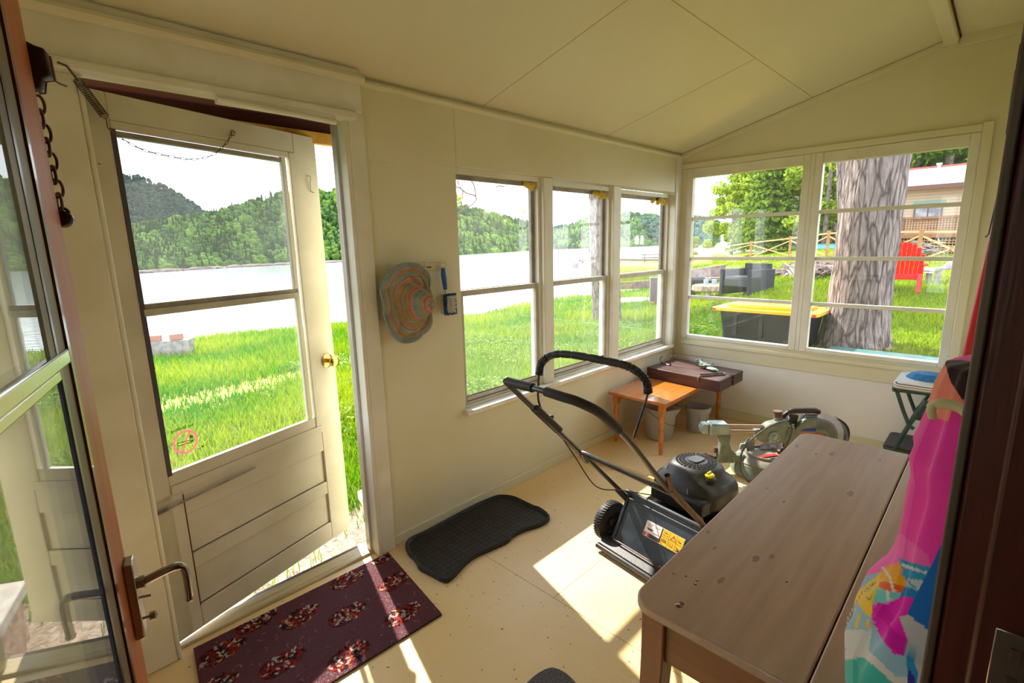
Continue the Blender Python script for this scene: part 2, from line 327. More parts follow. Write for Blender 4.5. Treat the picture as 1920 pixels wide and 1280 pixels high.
# lake windows (double hung)
def lake_window(i, x0, x1, ztop):
    r = sthing('window_%d' % i, None, ((x0 + x1) / 2, 2.12, .6))
    MB().ring(x0, x1, .598, ztop, .022, 2.09, 2.165, wb=.012, wt=.03).build('frame', WHITE, r, bevel=.002)
    MB().ring(x0 + .016, x1 - .016, 1.235, ztop - .02, .032, 2.125, 2.15, wt=.034, wb=.03).build('upper_sash', GREYF, r, bevel=.002)
    MB().ring(x0 + .014, x1 - .014, .610, 1.262, .03, 2.098, 2.124, wb=.045, wt=.032).build('lower_sash', SASHW, r, bevel=.003)
    MB().box(x0 + .04, x1 - .04, 2.137, 2.139, 1.25, ztop - .045).build('pane', GLASS, r, smooth=0)
    MB().box(x0 + .04, x1 - .04, 2.111, 2.113, .64, 1.24).build('pane', GLASS, r, smooth=0)
    b = MB(); b.box(x0 + .04, x1 - .04, 2.105, 2.111, .655, .66); b.box(x0 + .04, x1 - .04, 2.095, 2.1, .628, .632); b.build('sash_groove', CRACK, r, smooth=0)
    # crumbling foam
    b = MB()
    for k in range(9 if i < 3 else 14):
        c = Vector((x1 - .05 - random.random() * (.06 if i == 1 else .13 if i == 2 else .22), 2.105, ztop - .045 - random.random() * .03)); q = .012 + random.random() * .012
        b.lathe([(.001, -q), (q * .8, -q * .5), (q, 0), (q * .8, q * .6), (.001, q)], c, (random.random(), 1, random.random()), n=8)
    b.build('foam_filler', FOAM, r)
lake_window(1, 1.70, 2.385, 1.905); lake_window(2, 2.475, 3.155, 1.895); lake_window(3, 3.255, 4.045, 1.89)
b = MB(); b.box(2.385, 2.475, 2.062, 2.166, .598, 1.905); struct(b.build('trim_21', WHITE, bevel=.006))
b = MB(); b.box(3.155, 3.255, 2.062, 2.166, .598, 1.905); struct(b.build('trim_22', WHITE, bevel=.006))
# end windows
def end_window(i, y0, y1, ztop):
    r = sthing('window_%d' % i, None, (XW + .03, (y0 + y1) / 2, .655)); fr = lambda a, bb, c: (bb, a, c)
    MB().ring(y0, y1, .655, 2.095, .05, XW - .012, XW + .045, fr, wb=.030, wt=.075).build('frame', WHITE, r, bevel=.004)
    b = MB()
    for k in (1, 2, 3):
        z = .685 + (2.02 - .685) * k / 4; b.box(y0 + .05, y1 - .05, XW + .005, XW + .04, z - .013, z + .013, 0, fr)
    b.build('muntin', WHITE, r, bevel=.003)
    for k in range(4):
        z0 = .685 + .334 * k; MB().box(y0 + .048, y1 - .048, XW + .024, XW + .027, z0 + .004, z0 + .329, 0, fr).build('pane', CLEAR, r, smooth=0)
end_window(4, 1.075, 2.0, 2.02); end_window(5, .185, 1.048, 2.02)
b = MB(); b.box(XW - .012, XW + .06, 1.048, 1.075, .655, 2.095); struct(b.build('trim_23', WHITE, bevel=.003))
b = MB(); b.box(XW - .022, XW, .135, .185, .62, 2.15); struct(b.build('trim_24', PAINT, bevel=.005)); b = MB(); b.box(XW - .018, XW, .185, YW, 2.097, 2.14); struct(b.build('trim_29', PAINT, bevel=.004))
# house doorway jambs
b = MB(); b.box(.615, .66, -.12, .004, 0, 2.12); b.box(.60, .615, -.12, -.02, 0, 2.12); struct(b.build('trim_25', JAMBW, bevel=.004))
b = MB(); b.box(.612, .618, .004, .012, 0, 2.12); b.box(.618, .70, .001, .008, 0, 2.12); struct(b.build('trim_26', wood('worn_grey_edge', (.13, .08, .055), (.08, .04, .03), axis=2), bevel=.002))
b = MB(); b.box(-.19, -.16, -.12, .02, 0, 2.12); b.box(-.16, .615, -.12, 0, 2.08, 2.12); struct(b.build('trim_27', JAMBW))
t = sthing('trim_28', None, (.6, -.05, 1.1)); MB().box(.598, .60, -.058, -.034, 1.065, 1.14).build('strike_plate', CHROME, t, bevel=.001)
b = MB(); b.box(.5965, .5985, -.053, -.046, 1.08, 1.095); b.box(.5965, .5985, -.053, -.046, 1.11, 1.125); b.build('strike_hole', CRACK, t)

# ================================================================ PORCH DOOR (white, open outwards)
P0 = Vector((.25, 2.09, 0)); U = Vector((.85, .26, 0)).normalized(); NN = Vector((U.y, -U.x, 0))   # NN points to the room
def dp(s, off, z): p = P0 + U * s + NN * off; return (p.x, p.y, z)
DR = sthing('door_1', None, tuple(P0))
fr = lambda s, o_, z: dp(s, -o_, z)
def dbox(mb, s0, s1, o0, o1, z0, z1, mi=0):
    vs = [dp(s, o_, z) for s in (s0, s1) for o_ in (o0, o1) for z in (z0, z1)]
    return mb.add(vs, [(0, 1, 3, 2), (4, 6, 7, 5), (0, 4, 5, 1), (2, 3, 7, 6), (0, 2, 6, 4), (1, 5, 7, 3)], mi)
b = MB(); dbox(b, 0, .062, -.036, 0, .03, 2.01); dbox(b, .765, .888, -.036, 0, .03, 2.01); b.build('stile', DOORW, DR, bevel=.003)
b = MB(); dbox(b, .062, .765, -.036, 0, 1.925, 2.01); b.build('top_rail', DOORW, DR, bevel=.003)
b = MB(); dbox(b, .1, .765, -.036, -.001, .515, .615); dbox(b, .1, .765, -.036, -.001, .285, .35); dbox(b, .1, .765, -.036, 0, .03, .125); dbox(b, .0, .1, -.036, 0, .03, .62); b.build('bottom_rail', DOORW, DR, bevel=.003)
b = MB(); dbox(b, .1, .765, -.028, -.012, .35, .515); dbox(b, .1, .765, -.028, -.012, .125, .285); b.build('panel', DOORW, DR)
b = MB()
for z in (.352, .283, .513): dbox(b, .1, .765, -.013, -.0105, z - .0015, z + .0015)
dbox(b, .1, .765, -.0125, -.0095, .124, .128); dbox(b, .099, .102, -.002, .0012, .125, .6); b.build('panel_crack', CRACK, DR)
b = MB(); dbox(b, .062, .765, -.03, .006, .615, .65); dbox(b, .062, .765, -.02, .0, .65, .70); dbox(b, .735, .765, -.02, .004, .65, 1.925); dbox(b, .062, .765, -.02, .002, 1.90, 1.925)
dbox(b, .70, .722, -.022, -.004, .70, 1.905); b.build('glazing_frame', DOORW, DR, bevel=.002)
b = MB(); dbox(b, .06, .075, -.03, .002, .69, 1.9); b.build('side_gasket', M('door_dark_gasket', (.06, .045, .07), rough=.5), DR)
b = MB(); dbox(b, .07, .715, -.026, .004, 1.285, 1.31); b.build('meeting_rail', SASHW, DR, bevel=.002)
b = MB(); dbox(b, .07, .715, -.03, -.004, 1.31, 1.328); dbox(b, .065, .72, -.03, -.006, 1.88, 1.897); b.build('grey_channel', GREYF, DR)
b = MB(); dbox(b, .072, .705, -.016, -.014, 1.325, 1.885); b.build('upper_pane', DGLASS, DR, smooth=0)
b = MB(); dbox(b, .072, .705, -.012, -.010, .70, 1.285); b.build('lower_pane', CLEAR, DR, smooth=0)
# knob
k0 = Vector(dp(.838, 0, .962)); b = MB(); b.lathe([(.034, 0), (.034, .004), (.028, .008), (.012, .012), (.012, .03), (.022, .036), (.028, .046), (.028, .056), (.02, .064), (.001, .066)], k0, NN, n=24)
b.build('door_knob', BRASS, DR)
b = MB(); b.tube([dp(.822, .004, 1.835), dp(.83, .02, 1.83), dp(.83, .012, 1.80), dp(.834, .006, 1.765), dp(.845, .014, 1.76)], .0022, 6); b.build('hook_latch', METAL, DR)
# no-smoking decal
SC = (.143, .795)
def dec(x, y, o_=-.0085): return dp(SC[0] - x, o_, SC[1] + y)   # mirrored: seen from behind
b = MB(); n = 48
for rr, R2 in ((.038, .046),):
    vs = [dec(r * math.cos(2 * math.pi * i / n), r * math.sin(2 * math.pi * i / n)) for r in (rr, R2) for i in range(n)]
    b.add(vs, [(i, (i + 1) % n, n + (i + 1) % n, n + i) for i in range(n)])
a_ = math.radians(118); dx, dy = math.cos(a_), math.sin(a_)
b.add([dec(dx * s * .04 + -dy * q * .0035, dy * s * .04 + dx * q * .0035) for s, q in ((-1, -1), (1, -1), (1, 1), (-1, 1))], [(0, 1, 2, 3)])
b.build('no_smoking_ring', M('decal_pink_red', (.90, .12, .15), rough=.5, trans=.5), DR, smooth=0)
b = MB()
def seg(x0, y0, x1, y1, wd=.0012):
    d = Vector((x1 - x0, y1 - y0)); nrm = Vector((-d.y, d.x)).normalized() * wd
    b.add([dec(x0 + nrm.x, y0 + nrm.y, -.0088), dec(x1 + nrm.x, y1 + nrm.y, -.0088), dec(x1 - nrm.x, y1 - nrm.y, -.0088), dec(x0 - nrm.x, y0 - nrm.y, -.0088)], [(0, 1, 2, 3)])
for y in (-.006, .004): seg(-.018, y - .003, .030, y + .004 - .003)
seg(.030, -.005, .030, .005); seg(-.018, -.009, -.018, .001)
for k in range(3): seg(-.021 - k * .003, -.009, -.021 - k * .003, .0)
for k in range(3): seg(-.016 - k * .005, .006, -.020 - k * .004, .012, .0016); seg(-.020 - k * .004, .012, -.016 - k * .004, .019, .0016)
vs, fs = text_mesh('No Smoking', .0165, lambda x, y: dec(x, y, -.0088), (0.004, .052)); b.add(vs, fs)
seg(-.062, -.041, -.055, -.041, .003); seg(-.052, -.043, -.036, -.043, .0006); seg(-.052, -.046, -.04, -.046, .0006)
b.build('no_smoking_print', M('decal_black', (.01, .01, .01), rough=.6), DR, smooth=0)

# door spring, chain with coil
t = thing('door_spring', 'long thin metal spring stretched across the lower white door', 'spring', dp(-.05, .01, .573))
def helix(a, c, r, turns, wr, n=10):
    a = Vector(a); c = Vector(c); d = (c - a); L_ = d.length; d.normalize(); u = d.orthogonal().normalized(); v = d.cross(u); k = int(turns * n)
    return [a + d * (L_ * i / k) + (u * math.cos(2 * math.pi * i / n) + v * math.sin(2 * math.pi * i / n)) * r for i in range(k + 1)]
b = MB(); b.tube([dp(-.02, .012, .575), dp(.39, .012, .588)], .0042, 8); b.build('coil', METAL, t)
b = MB(); b.tube(helix(dp(-.04, .012, .574), dp(.04, .012, .577), .0065, 16, .001), .0012, 5); b.tube(arc(dp(-.052, .012, .574), .010, 20, 330, 12, U, (0, 0, 1)), .0018, 6); b.build('hook', METAL, t)
t = thing('door_check_chain', 'coil spring and thin sagging chain between header and white door', 'chain', (.22, 2.0, 2.04))
s0 = Vector((.215, 1.99, 2.035)); s1 = Vector(dp(.045, .02, 1.925))
b = MB(); b.tube(helix(s0 + (s1 - s0) * .25, s0 + (s1 - s0) * .97, .011, 20, .002, 10), .0015, 6); b.build('coil_spring', DMETAL, t)
b = MB(); b.tube([s0 + Vector((-.02, 0, .006)), s0, s0 + (s1 - s0) * .25], .003, 6); b.build('wire', DMETAL, t); b = MB(); b.tube([s1, s1 + Vector((0, 0, -.03)), Vector(dp(.075, .012, 1.875))], .0018, 6); b.build('wire', DMETAL, t)
pts = smooth_path([dp(.075, .012, 1.875), dp(.14, .014, 1.845), dp(.22, .016, 1.835), dp(.30, .016, 1.835), dp(.38, .014, 1.86), dp(.44, .012, 1.91), dp(.475, .008, 1.955)], 8)
b = MB()
for i in range(0, len(pts) - 2, 2):
    a, c = pts[i], pts[i + 2]; d = (c - a).normalized(); u = NN.cross(d).normalized() if i % 4 == 0 else NN
    m_ = (a + c) / 2; h = (c - a).length * .58
    b.tube([m_ + d * h * math.cos(q) + u * .004 * math.sin(q) for q in np.linspace(0, 2 * math.pi, 12, endpoint=False)], .0011, 5, closed=True)
b.build('thin_chain', DMETAL, t)
b = MB(); b.tube(arc(dp(.482, .006, 1.958), .009, 0, 300, 10, U, (0, 0, 1)), .002, 6); b.build('screw_eye', DMETAL, t)

# ================================================================ STORM DOOR (brown, open at the left)
Pf = Vector((.057, .82, 0)); DD = Vector((-.245, -.9695, 0)).normalized(); N2 = Vector((.9695, -.245, 0)).normalized()
def qp(s, off, z): p = Pf + DD * s + N2 * off; return (p.x, p.y, z)
def qbox(mb, s0, s1, o0, o1, z0, z1, mi=0):
    vs = [qp(s, o_, z) for s in (s0, s1) for o_ in (o0, o1) for z in (z0, z1)]
    return mb.add(vs, [(0, 1, 3, 2), (4, 6, 7, 5), (0, 4, 5, 1), (2, 3, 7, 6), (0, 2, 6, 4), (1, 5, 7, 3)], mi)
SD = sthing('door_2', None, tuple(Pf))
b = MB(); qbox(b, 0, .085, -.035, 0, .04, 2.06); qbox(b, .70, .78, -.035, 0, .04, 2.06); b.build('stile', ORANGEW, SD, bevel=.003)
b = MB(); qbox(b, .085, .70, -.035, 0, 1.98, 2.06); qbox(b, .085, .70, -.035, 0, .04, .30); b.build('rail', ORANGEW, SD, bevel=.003)
b = MB(); qbox(b, .085, .095, -.03, .003, .30, 1.98); b.build('red_bead', REDW, SD)
b = MB(); qbox(b, .095, .13, -.03, .0008, .30, 1.98); b.build('olive_stile', OLIVE, SD, bevel=.002)
b = MB(); qbox(b, .13, .138, -.02, .0018, .30, 1.98); b.build('rubber_gasket', M('purple_black_gasket', (.03, .02, .035), rough=.3), SD)
b = MB(); qbox(b, .138, .70, -.02, .002, 1.372, 1.384); qbox(b, .10, .70, -.02, .004, 1.384, 1.40); b.build('metal_crossbar', M('aluminium_bar', (.6, .58, .55), rough=.2, metal=.9), SD, bevel=.002)
b = MB(); qbox(b, .10, .16, -.02, .0012, 1.40, 1.98); b.build('upper_frame', OLIVE, SD)
b = MB(); qbox(b, .138, .70, -.003, -.0005, .30, 1.372); b.build('lower_pane', SGLASS, SD, smooth=0)
b = MB(); qbox(b, .16, .70, -.003, -.0005, 1.40, 1.98); b.build('upper_pane', SGLASS, SD, smooth=0)
b = MB(); qbox(b, .004, .032, 0, .011, .978, 1.092); h = b.build('escutcheon', CHROME, SD, bevel=.002)
b = MB(); b.cyl(qp(.018, .009, 1.055), qp(.018, .02, 1.055), .009, n=14); b.tube(smooth_path([qp(.018, .018, 1.055), qp(.018, .045, 1.062), qp(.017, .060, 1.062), qp(.016, .066, 1.05), qp(.016, .066, 1.01)], 5), [.006] * 5 + [.0058] * 6 + [.005] * 10, 10)
b.lathe([(.001, -.006), (.005, -.003), (.006, 0), (.005, .003), (.001, .006)], qp(.016, .066, 1.007), n=10); b.build('lever', CHROME, h, bevel=0)
b = MB(); b.cyl(qp(.012, .009, 1.03), qp(.012, .022, 1.028), .002, n=8); b.cyl(qp(.014, .009, .998), qp(.014, .018, .998), .002, n=8); b.lathe([(.001, 0), (.006, .001), (.006, .008), (.001, .01)], qp(.014, .016, .998), N2, n=12); b.build('lock_button', CHROME, h)
# hold bracket and chain
t = thing('chain_bracket', 'dark brown block with bent hook at top of storm door edge', 'bracket', qp(-.01, 0, 1.69))
def qprism(mb, poly, o0, o1): n = len(poly); mb.add([qp(s, o_, z) for o_ in (o0, o1) for s, z in poly], [tuple(range(n)), tuple(range(2 * n - 1, n - 1, -1))] + [(i, (i + 1) % n, (i + 1) % n + n, i + n) for i in range(n)])
b = MB()
n = 9
prof = [(-.014, 1.750), (-.004, 1.742), (.006, 1.737), (.014, 1.735), (.0155, 1.706), (.008, 1.702), (.004, 1.69), (-.012, 1.69)]
b.add([qp(s, o_, z) for s in (-.022, -.001) for o_, z in prof], [tuple(range(8)), tuple(range(15, 7, -1))] + [(i, (i + 1) % 8, (i + 1) % 8 + 8, i + 8) for i in range(8)])
b.build('block', BROWNM, t, bevel=.002)
b = MB(); b.tube([qp(-.012, .0165, 1.73), qp(-.012, .017, 1.703), qp(-.012, .009, 1.701), qp(-.012, .006, 1.688), qp(-.012, .001, 1.687), qp(-.012, -.001, 1.692)], .0013, 6); b.tube([qp(-.012, .017, 1.703), qp(-.014, .021, 1.701), qp(-.018, .026, 1.700)], .0011, 6); b.build('bent_hook', METAL, t)
t = thing('hanging_chain', 'heavy dark iron chain hanging beside brown storm door, with round weight', 'chain', qp(.02, .02, 1.65))
zt = 1.652; pos = [(0.018 + .0035 * k, zt - .0205 * k) for k in range(6)]; link = None
for k in range(8):
    z = 1.675 - .0158 * k; c = Vector(qp(-.012, -.003 + .0004 * k, z)); u = ((N2 * .92 - DD * .4) if k % 2 == 0 else (DD * .85 + N2 * .5)).normalized(); L_ = .0062
    b = MB(); b.tube([c + Vector((0, 0, 1)) * (.0105 * math.cos(q)) + u * (L_ * math.copysign(abs(math.sin(q)) ** .7, math.sin(q))) for q in np.linspace(0, 2 * math.pi, 18, endpoint=False)], .0017, 7, closed=True); b.build('chain_link', IRON, t)
c = Vector(qp(-.012, .0005, 1.544)); b = MB(); b.lathe([(.001, -.005), (.0085, -.005), (.010, -.003), (.010, .003), (.0085, .005), (.006, .005), (.005, .003), (.001, .003)], c, (-.3, -.95, .2), n=20); b.tube(arc(c + Vector((0, 0, .007)), .0065, 0, 180, 8, N2, (0, 0, 1)), .0017, 6); b.build('round_weight', M('weight_iron', (.05, .03, .045), rough=.3, metal=.5), t)

# ================================================================ FLOOR MATS
# maroon pinecone rug
A = np.array([.288, 2.046]); B_ = np.array([1.13, 2.024]); Cc = np.array([1.054, 1.492]); D_ = np.array([.215, 1.53])
nu, nv = 330, 210; uu, vv = np.meshgrid(np.linspace(0, 1, nu), np.linspace(0, 1, nv))
XY = (A[None, None] * ((1 - uu) * (1 - vv))[..., None] + B_ * (uu * (1 - vv))[..., None] + Cc * (uu * vv)[..., None] + D_ * ((1 - uu) * vv)[..., None])
base = np.array([.15, .050, .062]); col = np.tile(base, (nv, nu, 1)) * (.8 + .4 * rng.random((nv, nu, 1)))
pal = np.array([[.42, .015, .01], [.50, .10, .012], [.62, .45, .36], [.012, .006, .008], [.20, .012, .012], [.015, .006, .01], [.30, .02, .012], [.5, .42, .38]])
def fl(px, py, z=.012): r = ray(px, py); q = EYE + r * (z - EYE[2]) / r[2]; return q[:2]
cones = [(652, 1085), (741, 1088), (722, 1040), (483, 1163), (563, 1155), (652, 1150), (756, 1150), (418, 1220), (530, 1241), (655, 1228), (400, 1290), (600, 1320), (740, 1215 + 90)]
cpos = [fl(*c) for c in cones]
ax = _n(np.array(fl(694, 1121)) - np.array(fl(610, 1176))); ay = np.array([-ax[1], ax[0]])
for ci, cp in enumerate(cpos):
    d = XY - cp; a = d @ ax; c_ = d @ ay; wd = .046 * (1 - .25 * np.clip(a / .08, -1, 1)); m_ = (np.abs(a) / .083) ** 2.2 + (np.abs(c_) / wd) ** 2.2 < 1
    nz = .75 + .5 * rng.random((nv, nu)); col[m_] = np.array([.075, .010, .012]) * nz[m_][:, None]
    for k in range(-9, 10):
        for j in range(-6, 7):
            ca = k * .0125 + (rng.random() - .5) * .004; cc = (j + (k % 2) * .5) * .0125 + (rng.random() - .5) * .004
            if (abs(ca) / .08) ** 2 + (abs(cc) / .045) ** 2 > 1.05: continue
            pc = pal[rng.integers(0, 8)]
            th = rng.random() * 3; e = (a - ca) * math.cos(th) + (c_ - cc) * math.sin(th); g = -(a - ca) * math.sin(th) + (c_ - cc) * math.cos(th)
            mk = (e / .0088) ** 2 + (g / .0042) ** 2 < 1; col[mk] = pc
hz = .010 + .0022 * rng.random((nv, nu))
V = np.concatenate([XY, hz[..., None]], -1).reshape(-1, 3)
idx = np.arange(nu * nv).reshape(nv, nu); Fq = np.stack([idx[:-1, :-1], idx[:-1, 1:], idx[1:, 1:], idx[1:, :-1]], -1).reshape(-1, 4)[:, ::-1]
RG = thing('door_rug', 'maroon doormat with red and orange pinecone pattern inside white door', 'rug', (.66, 1.77, 0))
mobj('pile', fast_mesh('pile', V, Fq, M('rug_pile', (1, 1, 1), rough=1, attr=True, bump=.6, bscale=400, spec=.1), col=col.reshape(-1, 3), smooth=False), RG)
b = MB(); q = [A, B_, Cc, D_]; b.prism([tuple(p) for p in q], .001, .0105); b.build('backing', BLACKR, RG, smooth=0)
# fibres and lint on the rug
b = MB()
for k in range(90):
    u_, v_ = random.random(), random.random(); p = A * (1 - u_) * (1 - v_) + B_ * u_ * (1 - v_) + Cc * u_ * v_ + D_ * (1 - u_) * v_; a = random.random() * 6.3; l = .006 + random.random() * .02
    b.tube([(p[0], p[1], .0135), (p[0] + l * .5 * math.cos(a), p[1] + l * .5 * math.sin(a), .016), (p[0] + l * math.cos(a + .6), p[1] + l * math.sin(a + .6), .0135)], .0004, 3)
tag(b.build('lint', M('lint_white', (.6, .55, .5), rough=1), RG), kind='stuff')
# boot tray
ol = [(760, 1020), (770, 1008), (800, 994), (880, 951), (925, 931), (945, 928), (965, 931), (985, 940), (1002, 948), (1014, 952), (1029, 964), (1029, 973), (1012, 983), (985, 991), (962, 1003), (952, 1013), (920, 1028), (893, 1040), (872, 1056), (848, 1081), (832, 1087), (803, 1073), (786, 1064), (780, 1053), (774, 1045), (765, 1036)]
tp = [Vector((*fl(px, py, .02), 0)) for px, py in ol]; sp = smooth_path(tp, 5, True); cen = sum(tp, Vector()) / len(tp)
t = thing('boot_tray', 'black wavy-edged rubber boot tray on floor against wall', 'tray', tuple(cen))
b = MB(); b.grid([[p + Vector((0, 0, z)) + (cen - p) * s for p in sp] for s, z in ((.02, .0015), (.0, .006), (-.0, .022), (.012, .027), (.028, .024), (.05, .009))], closed=True)
b.add([p + (cen - p) * .05 + Vector((0, 0, .009)) for p in sp], [tuple(range(len(sp)))]); b.build('rim', BLACKR, t, smooth=60)
b = MB()
from mathutils.geometry import intersect_line_line_2d
def inside(p, poly):
    r = False; n = len(poly)
    for i in range(n):
        a, c = poly[i], poly[(i + 1) % n]
        if (a[1] > p[1]) != (c[1] > p[1]) and p[0] < (c[0] - a[0]) * (p[1] - a[1]) / (c[1] - a[1]) + a[0]: r = not r
    return r
pin = [p + (cen - p) * .10 for p in sp]
for gx in np.arange(1.15, 2.0, .030):
    for gy in np.arange(1.6, 2.05, .030):
        if inside((gx, gy), pin): b.box(gx - .012, gx + .012, gy - .012, gy + .012, .009, .0105); 
b.build('grip_squares', BLACKR, t)
# small grey mat at lower edge
gm = [Vector((*fl(px, py, .01), 0)) for px, py in ((985, 1282), (1008, 1262), (1035, 1251), (1062, 1262), (1082, 1282))]
c0 = Vector((*fl(1010, 1330, .01), 0)); R_ = gm[2] - c0
t = thing('grey_mat', 'corner of a dark grey textured floor mat at bottom edge', 'mat', (gm[2].x, gm[2].y, 0))
b = MB(); poly = [(gm[0].x - .25, gm[0].y - .15)] + [(p.x, p.y) for p in smooth_path(gm, 4)] + [(gm[4].x - .12, gm[4].y - .25)]
b.prism(poly, .001, .012); b.build('mat_body', M('grey_weave', (.14, .12, .13), (.07, .06, .065), scale=160, rough=.9, bump=.4, bscale=300), t, bevel=.003)

# ================================================================ DESK
DW = wood('washed_pine', (.44, .285, .19), (.36, .22, .14), axis=0, scale=5, rough=.38, bump=.04, knots=(.12, .055, .03))
DS = wood('stained_pine_side', (.27, .105, .035), (.20, .075, .025), axis=1, scale=4, rough=.4, bump=.04, knots=(.1, .03, .012))
DL = wood('stained_pine_leg', (.27, .105, .035), (.2, .07, .025), axis=2, scale=4, rough=.4, bump=.04)
t = thing('desk', 'long pine desk with washed top and stained sides along house wall', 'desk', (1.47, .3, 0))
def rrect(x0, x1, y0, y1, rs, n=6):
    o = []
    for (cx, cy, r, a) in ((x1 - rs[0], y1 - rs[0], rs[0], 0), (x0 + rs[1], y1 - rs[1], rs[1], 90), (x0 + rs[2], y0 + rs[2], rs[2], 180), (x1 - rs[3], y0 + rs[3], rs[3], 270)):
        if r <= .001: o.append((cx, cy)); continue
        for i in range(n + 1): q = math.radians(a + 90 * i / n); o.append((cx + r * math.cos(q), cy + r * math.sin(q)))
    return o
b = MB(); b.prism(rrect(.835, 2.125, .158, .492, (.05, .05, .005, .005)), .728, .75); b.build('lid', DW, t, bevel=.004)
b = MB(); b.prism(rrect(.835, 2.125, .108, .155, (.003, .003, .02, .02)), .728, .75); b.build('hinge_board', DW, t, bevel=.003)
for x_ in (.872, 2.07): MB().box(x_, x_ + .018, .13, .46, .61, .728).build('side_panel', DS, t)
b = MB(); b.box(.88, 2.08, .45, .466, .61, .728); b.box(.88, 2.08, .122, .138, .60, .728); b.box(.88, 2.08, .13, .46, .61, .62); b.build('apron', wood('stained_pine_long', (.27, .105, .035), (.2, .075, .025), axis=0, scale=4, rough=.45), t)
for x, y in ((.885, .448), (2.075, .448), (.885, .14), (2.075, .14)):
    sx_ = -1 if x < 1 else 1; sy_ = 1 if y > .3 else -1; sp_ = .018
    b = MB(); tw = .026; bw = .016
    b.add([(x + i * tw, y + j * tw, .728) for i, j in ((-1, -1), (1, -1), (1, 1), (-1, 1))] + [(x + i * tw, y + j * tw, .60) for i, j in ((-1, -1), (1, -1), (1, 1), (-1, 1))] + [(x + sx_ * sp_ + i * bw, y + sy_ * sp_ * .8 + j * bw, 0) for i, j in ((-1, -1), (1, -1), (1, 1), (-1, 1))],
          [(0, 1, 2, 3), (11, 10, 9, 8)] + [(k, (k + 1) % 4, 4 + (k + 1) % 4, 4 + k) for k in range(4)] + [(4 + k, 4 + (k + 1) % 4, 8 + (k + 1) % 4, 8 + k) for k in range(4)])
    b.build('leg', DL, t, bevel=.003)
DR_ = M('varnish_drip', (.16, .035, .012), rough=.12, coat=.6)
b = MB()
for px, py, r in ((1303, 1095, .004), (1307, 1088, .0035), (1263, 1075, .003), (1286, 1080, .0028), (1272, 1135, .007), (1278, 1131, .005), (1475, 1091, .0022)):
    q = fl(px, py, .75); b = MB(); b.lathe([(r, 0), (r * .8, .0012), (.0004, .0018)], (q[0], q[1], .7502), n=10); b.build('varnish_drip', DR_, t)
for px, py, r in ((1328, 997, .010), (1417, 1047, .016), (1447, 1043, .013), (1352, 1088, .014), (1340, 1027, .008), (1438, 915, .008), (1595, 925, .020), (1560, 850, .018), (1650, 862, .012), (1494, 836, .016), (1530, 851, .010), (1470, 940, .008)):
    q = fl(px, py, .75); b = MB(); b.prism([(q[0] + r * (1 + .2 * math.sin(j * 2.3 + px)) * math.cos(j * .524), q[1] + r * .42 * (1 + .2 * math.sin(j * 1.7 + py)) * math.sin(j * .524)) for j in range(12)], .7498, .7503); b.build('wood_knot', M('knot_brown', (.20, .11, .07), (.30, .18, .12), scale=60, rough=.4) if 'knot_brown' not in bpy.data.materials else bpy.data.materials['knot_brown'], t, smooth=0)
b = MB(); b.box(1.10, 1.18, .02, .085, .60, .615); b.bar((1.14, .02, .5), (1.14, .085, .60), .012, .012); tag(b.build('wall_bracket', M('bracket_cream', (.6, .5, .38), rough=.5), bevel=.002), 'small cream shelf bracket on house wall behind desk', 'bracket')

# ================================================================ ORANGE TABLE, SLAB, THINGS ON IT
OW = wood('orange_varnished_pine', (.62, .20, .03), (.50, .14, .02), axis=0, scale=3, rough=.22, bump=.01, coat=.5, knots=(.15, .03, .01))
t = thing('side_table', 'low orange varnished pine table with turned legs in corner', 'table', (3.58, 1.78, 0))
b = MB(); b.box(3.055, 4.14, 1.555, 2.02, .378, .40); b.build('tabletop', OW, t, bevel=.003)
b = MB(); b.box(3.12, 4.08, 1.60, 1.615, .335, .378); b.box(3.12, 4.08, 1.96, 1.975, .335, .378); b.build('apron', OW, t)
for x, y in ((3.10, 1.60), (3.10, 1.975), (4.09, 1.60), (4.09, 1.975)):
    b = MB(); b.box(x - .02, x + .02, y - .02, y + .02, .31, .378)
    b.lathe([(.010, 0), (.013, .01), (.016, .03), (.011, .045), (.014, .055), (.0175, .10), (.019, .14), (.013, .165), (.018, .18), (.013, .195), (.0175, .22), (.0205, .26), (.015, .295), (.02, .312)], (x, y, 0), n=16)
    b.build('leg', OW, t, bevel=0)
SW = wood('dark_brown_plank', (.085, .035, .025), (.06, .022, .016), axis=1, scale=5, rough=.5, bump=.1)
t = thing('wood_slab', 'thick dark brown wooden slab lying across the orange table', 'slab', (3.8, 1.7, .401))
q = [(3.545, 1.385), (3.775, 1.382), (3.795, 1.99), (3.605, 2.01)]; b = MB(); b.prism(q, .402, .487); b.build('plank', SW, t, bevel=.003)
q = [(3.779, 1.372), (3.965, 1.372), (4.04, 1.985), (3.799, 1.99)]; b = MB(); b.prism(q, .406, .489); b.build('plank', SW, t, bevel=.003)
b = MB(); b.cyl((3.64, 1.72, .487), (3.64, 1.725, .505), .001, n=6); b.cyl((3.62, 1.735, .487), (3.62, 1.732, .503), .001, n=6); b.build('nail', METAL, t)
t = thing('bracket_hook', 'black wrought iron double hook standing on dark slab', 'hook', (3.78, 1.90, .49))
b = MB(); b.tube(smooth_path([(3.80, 1.975, .545), (3.80, 1.995, .53), (3.79, 1.985, .505), (3.78, 1.95, .494), (3.76, 1.90, .494), (3.76, 1.885, .50), (3.765, 1.885, .54), (3.77, 1.88, .565), (3.775, 1.862, .568), (3.78, 1.848, .575)], 4), .0038, 8); b.build('iron_rod', BLACKT, t)
b = MB(); b.prism([(3.745, 1.885), (3.79, 1.885), (3.765, 1.915)], .4905, .494); b.build('base_plate', BLACKT, t)
t = thing('work_glove', 'crumpled grey and green work glove lying on dark slab', 'glove', (3.86, 1.6, .49))
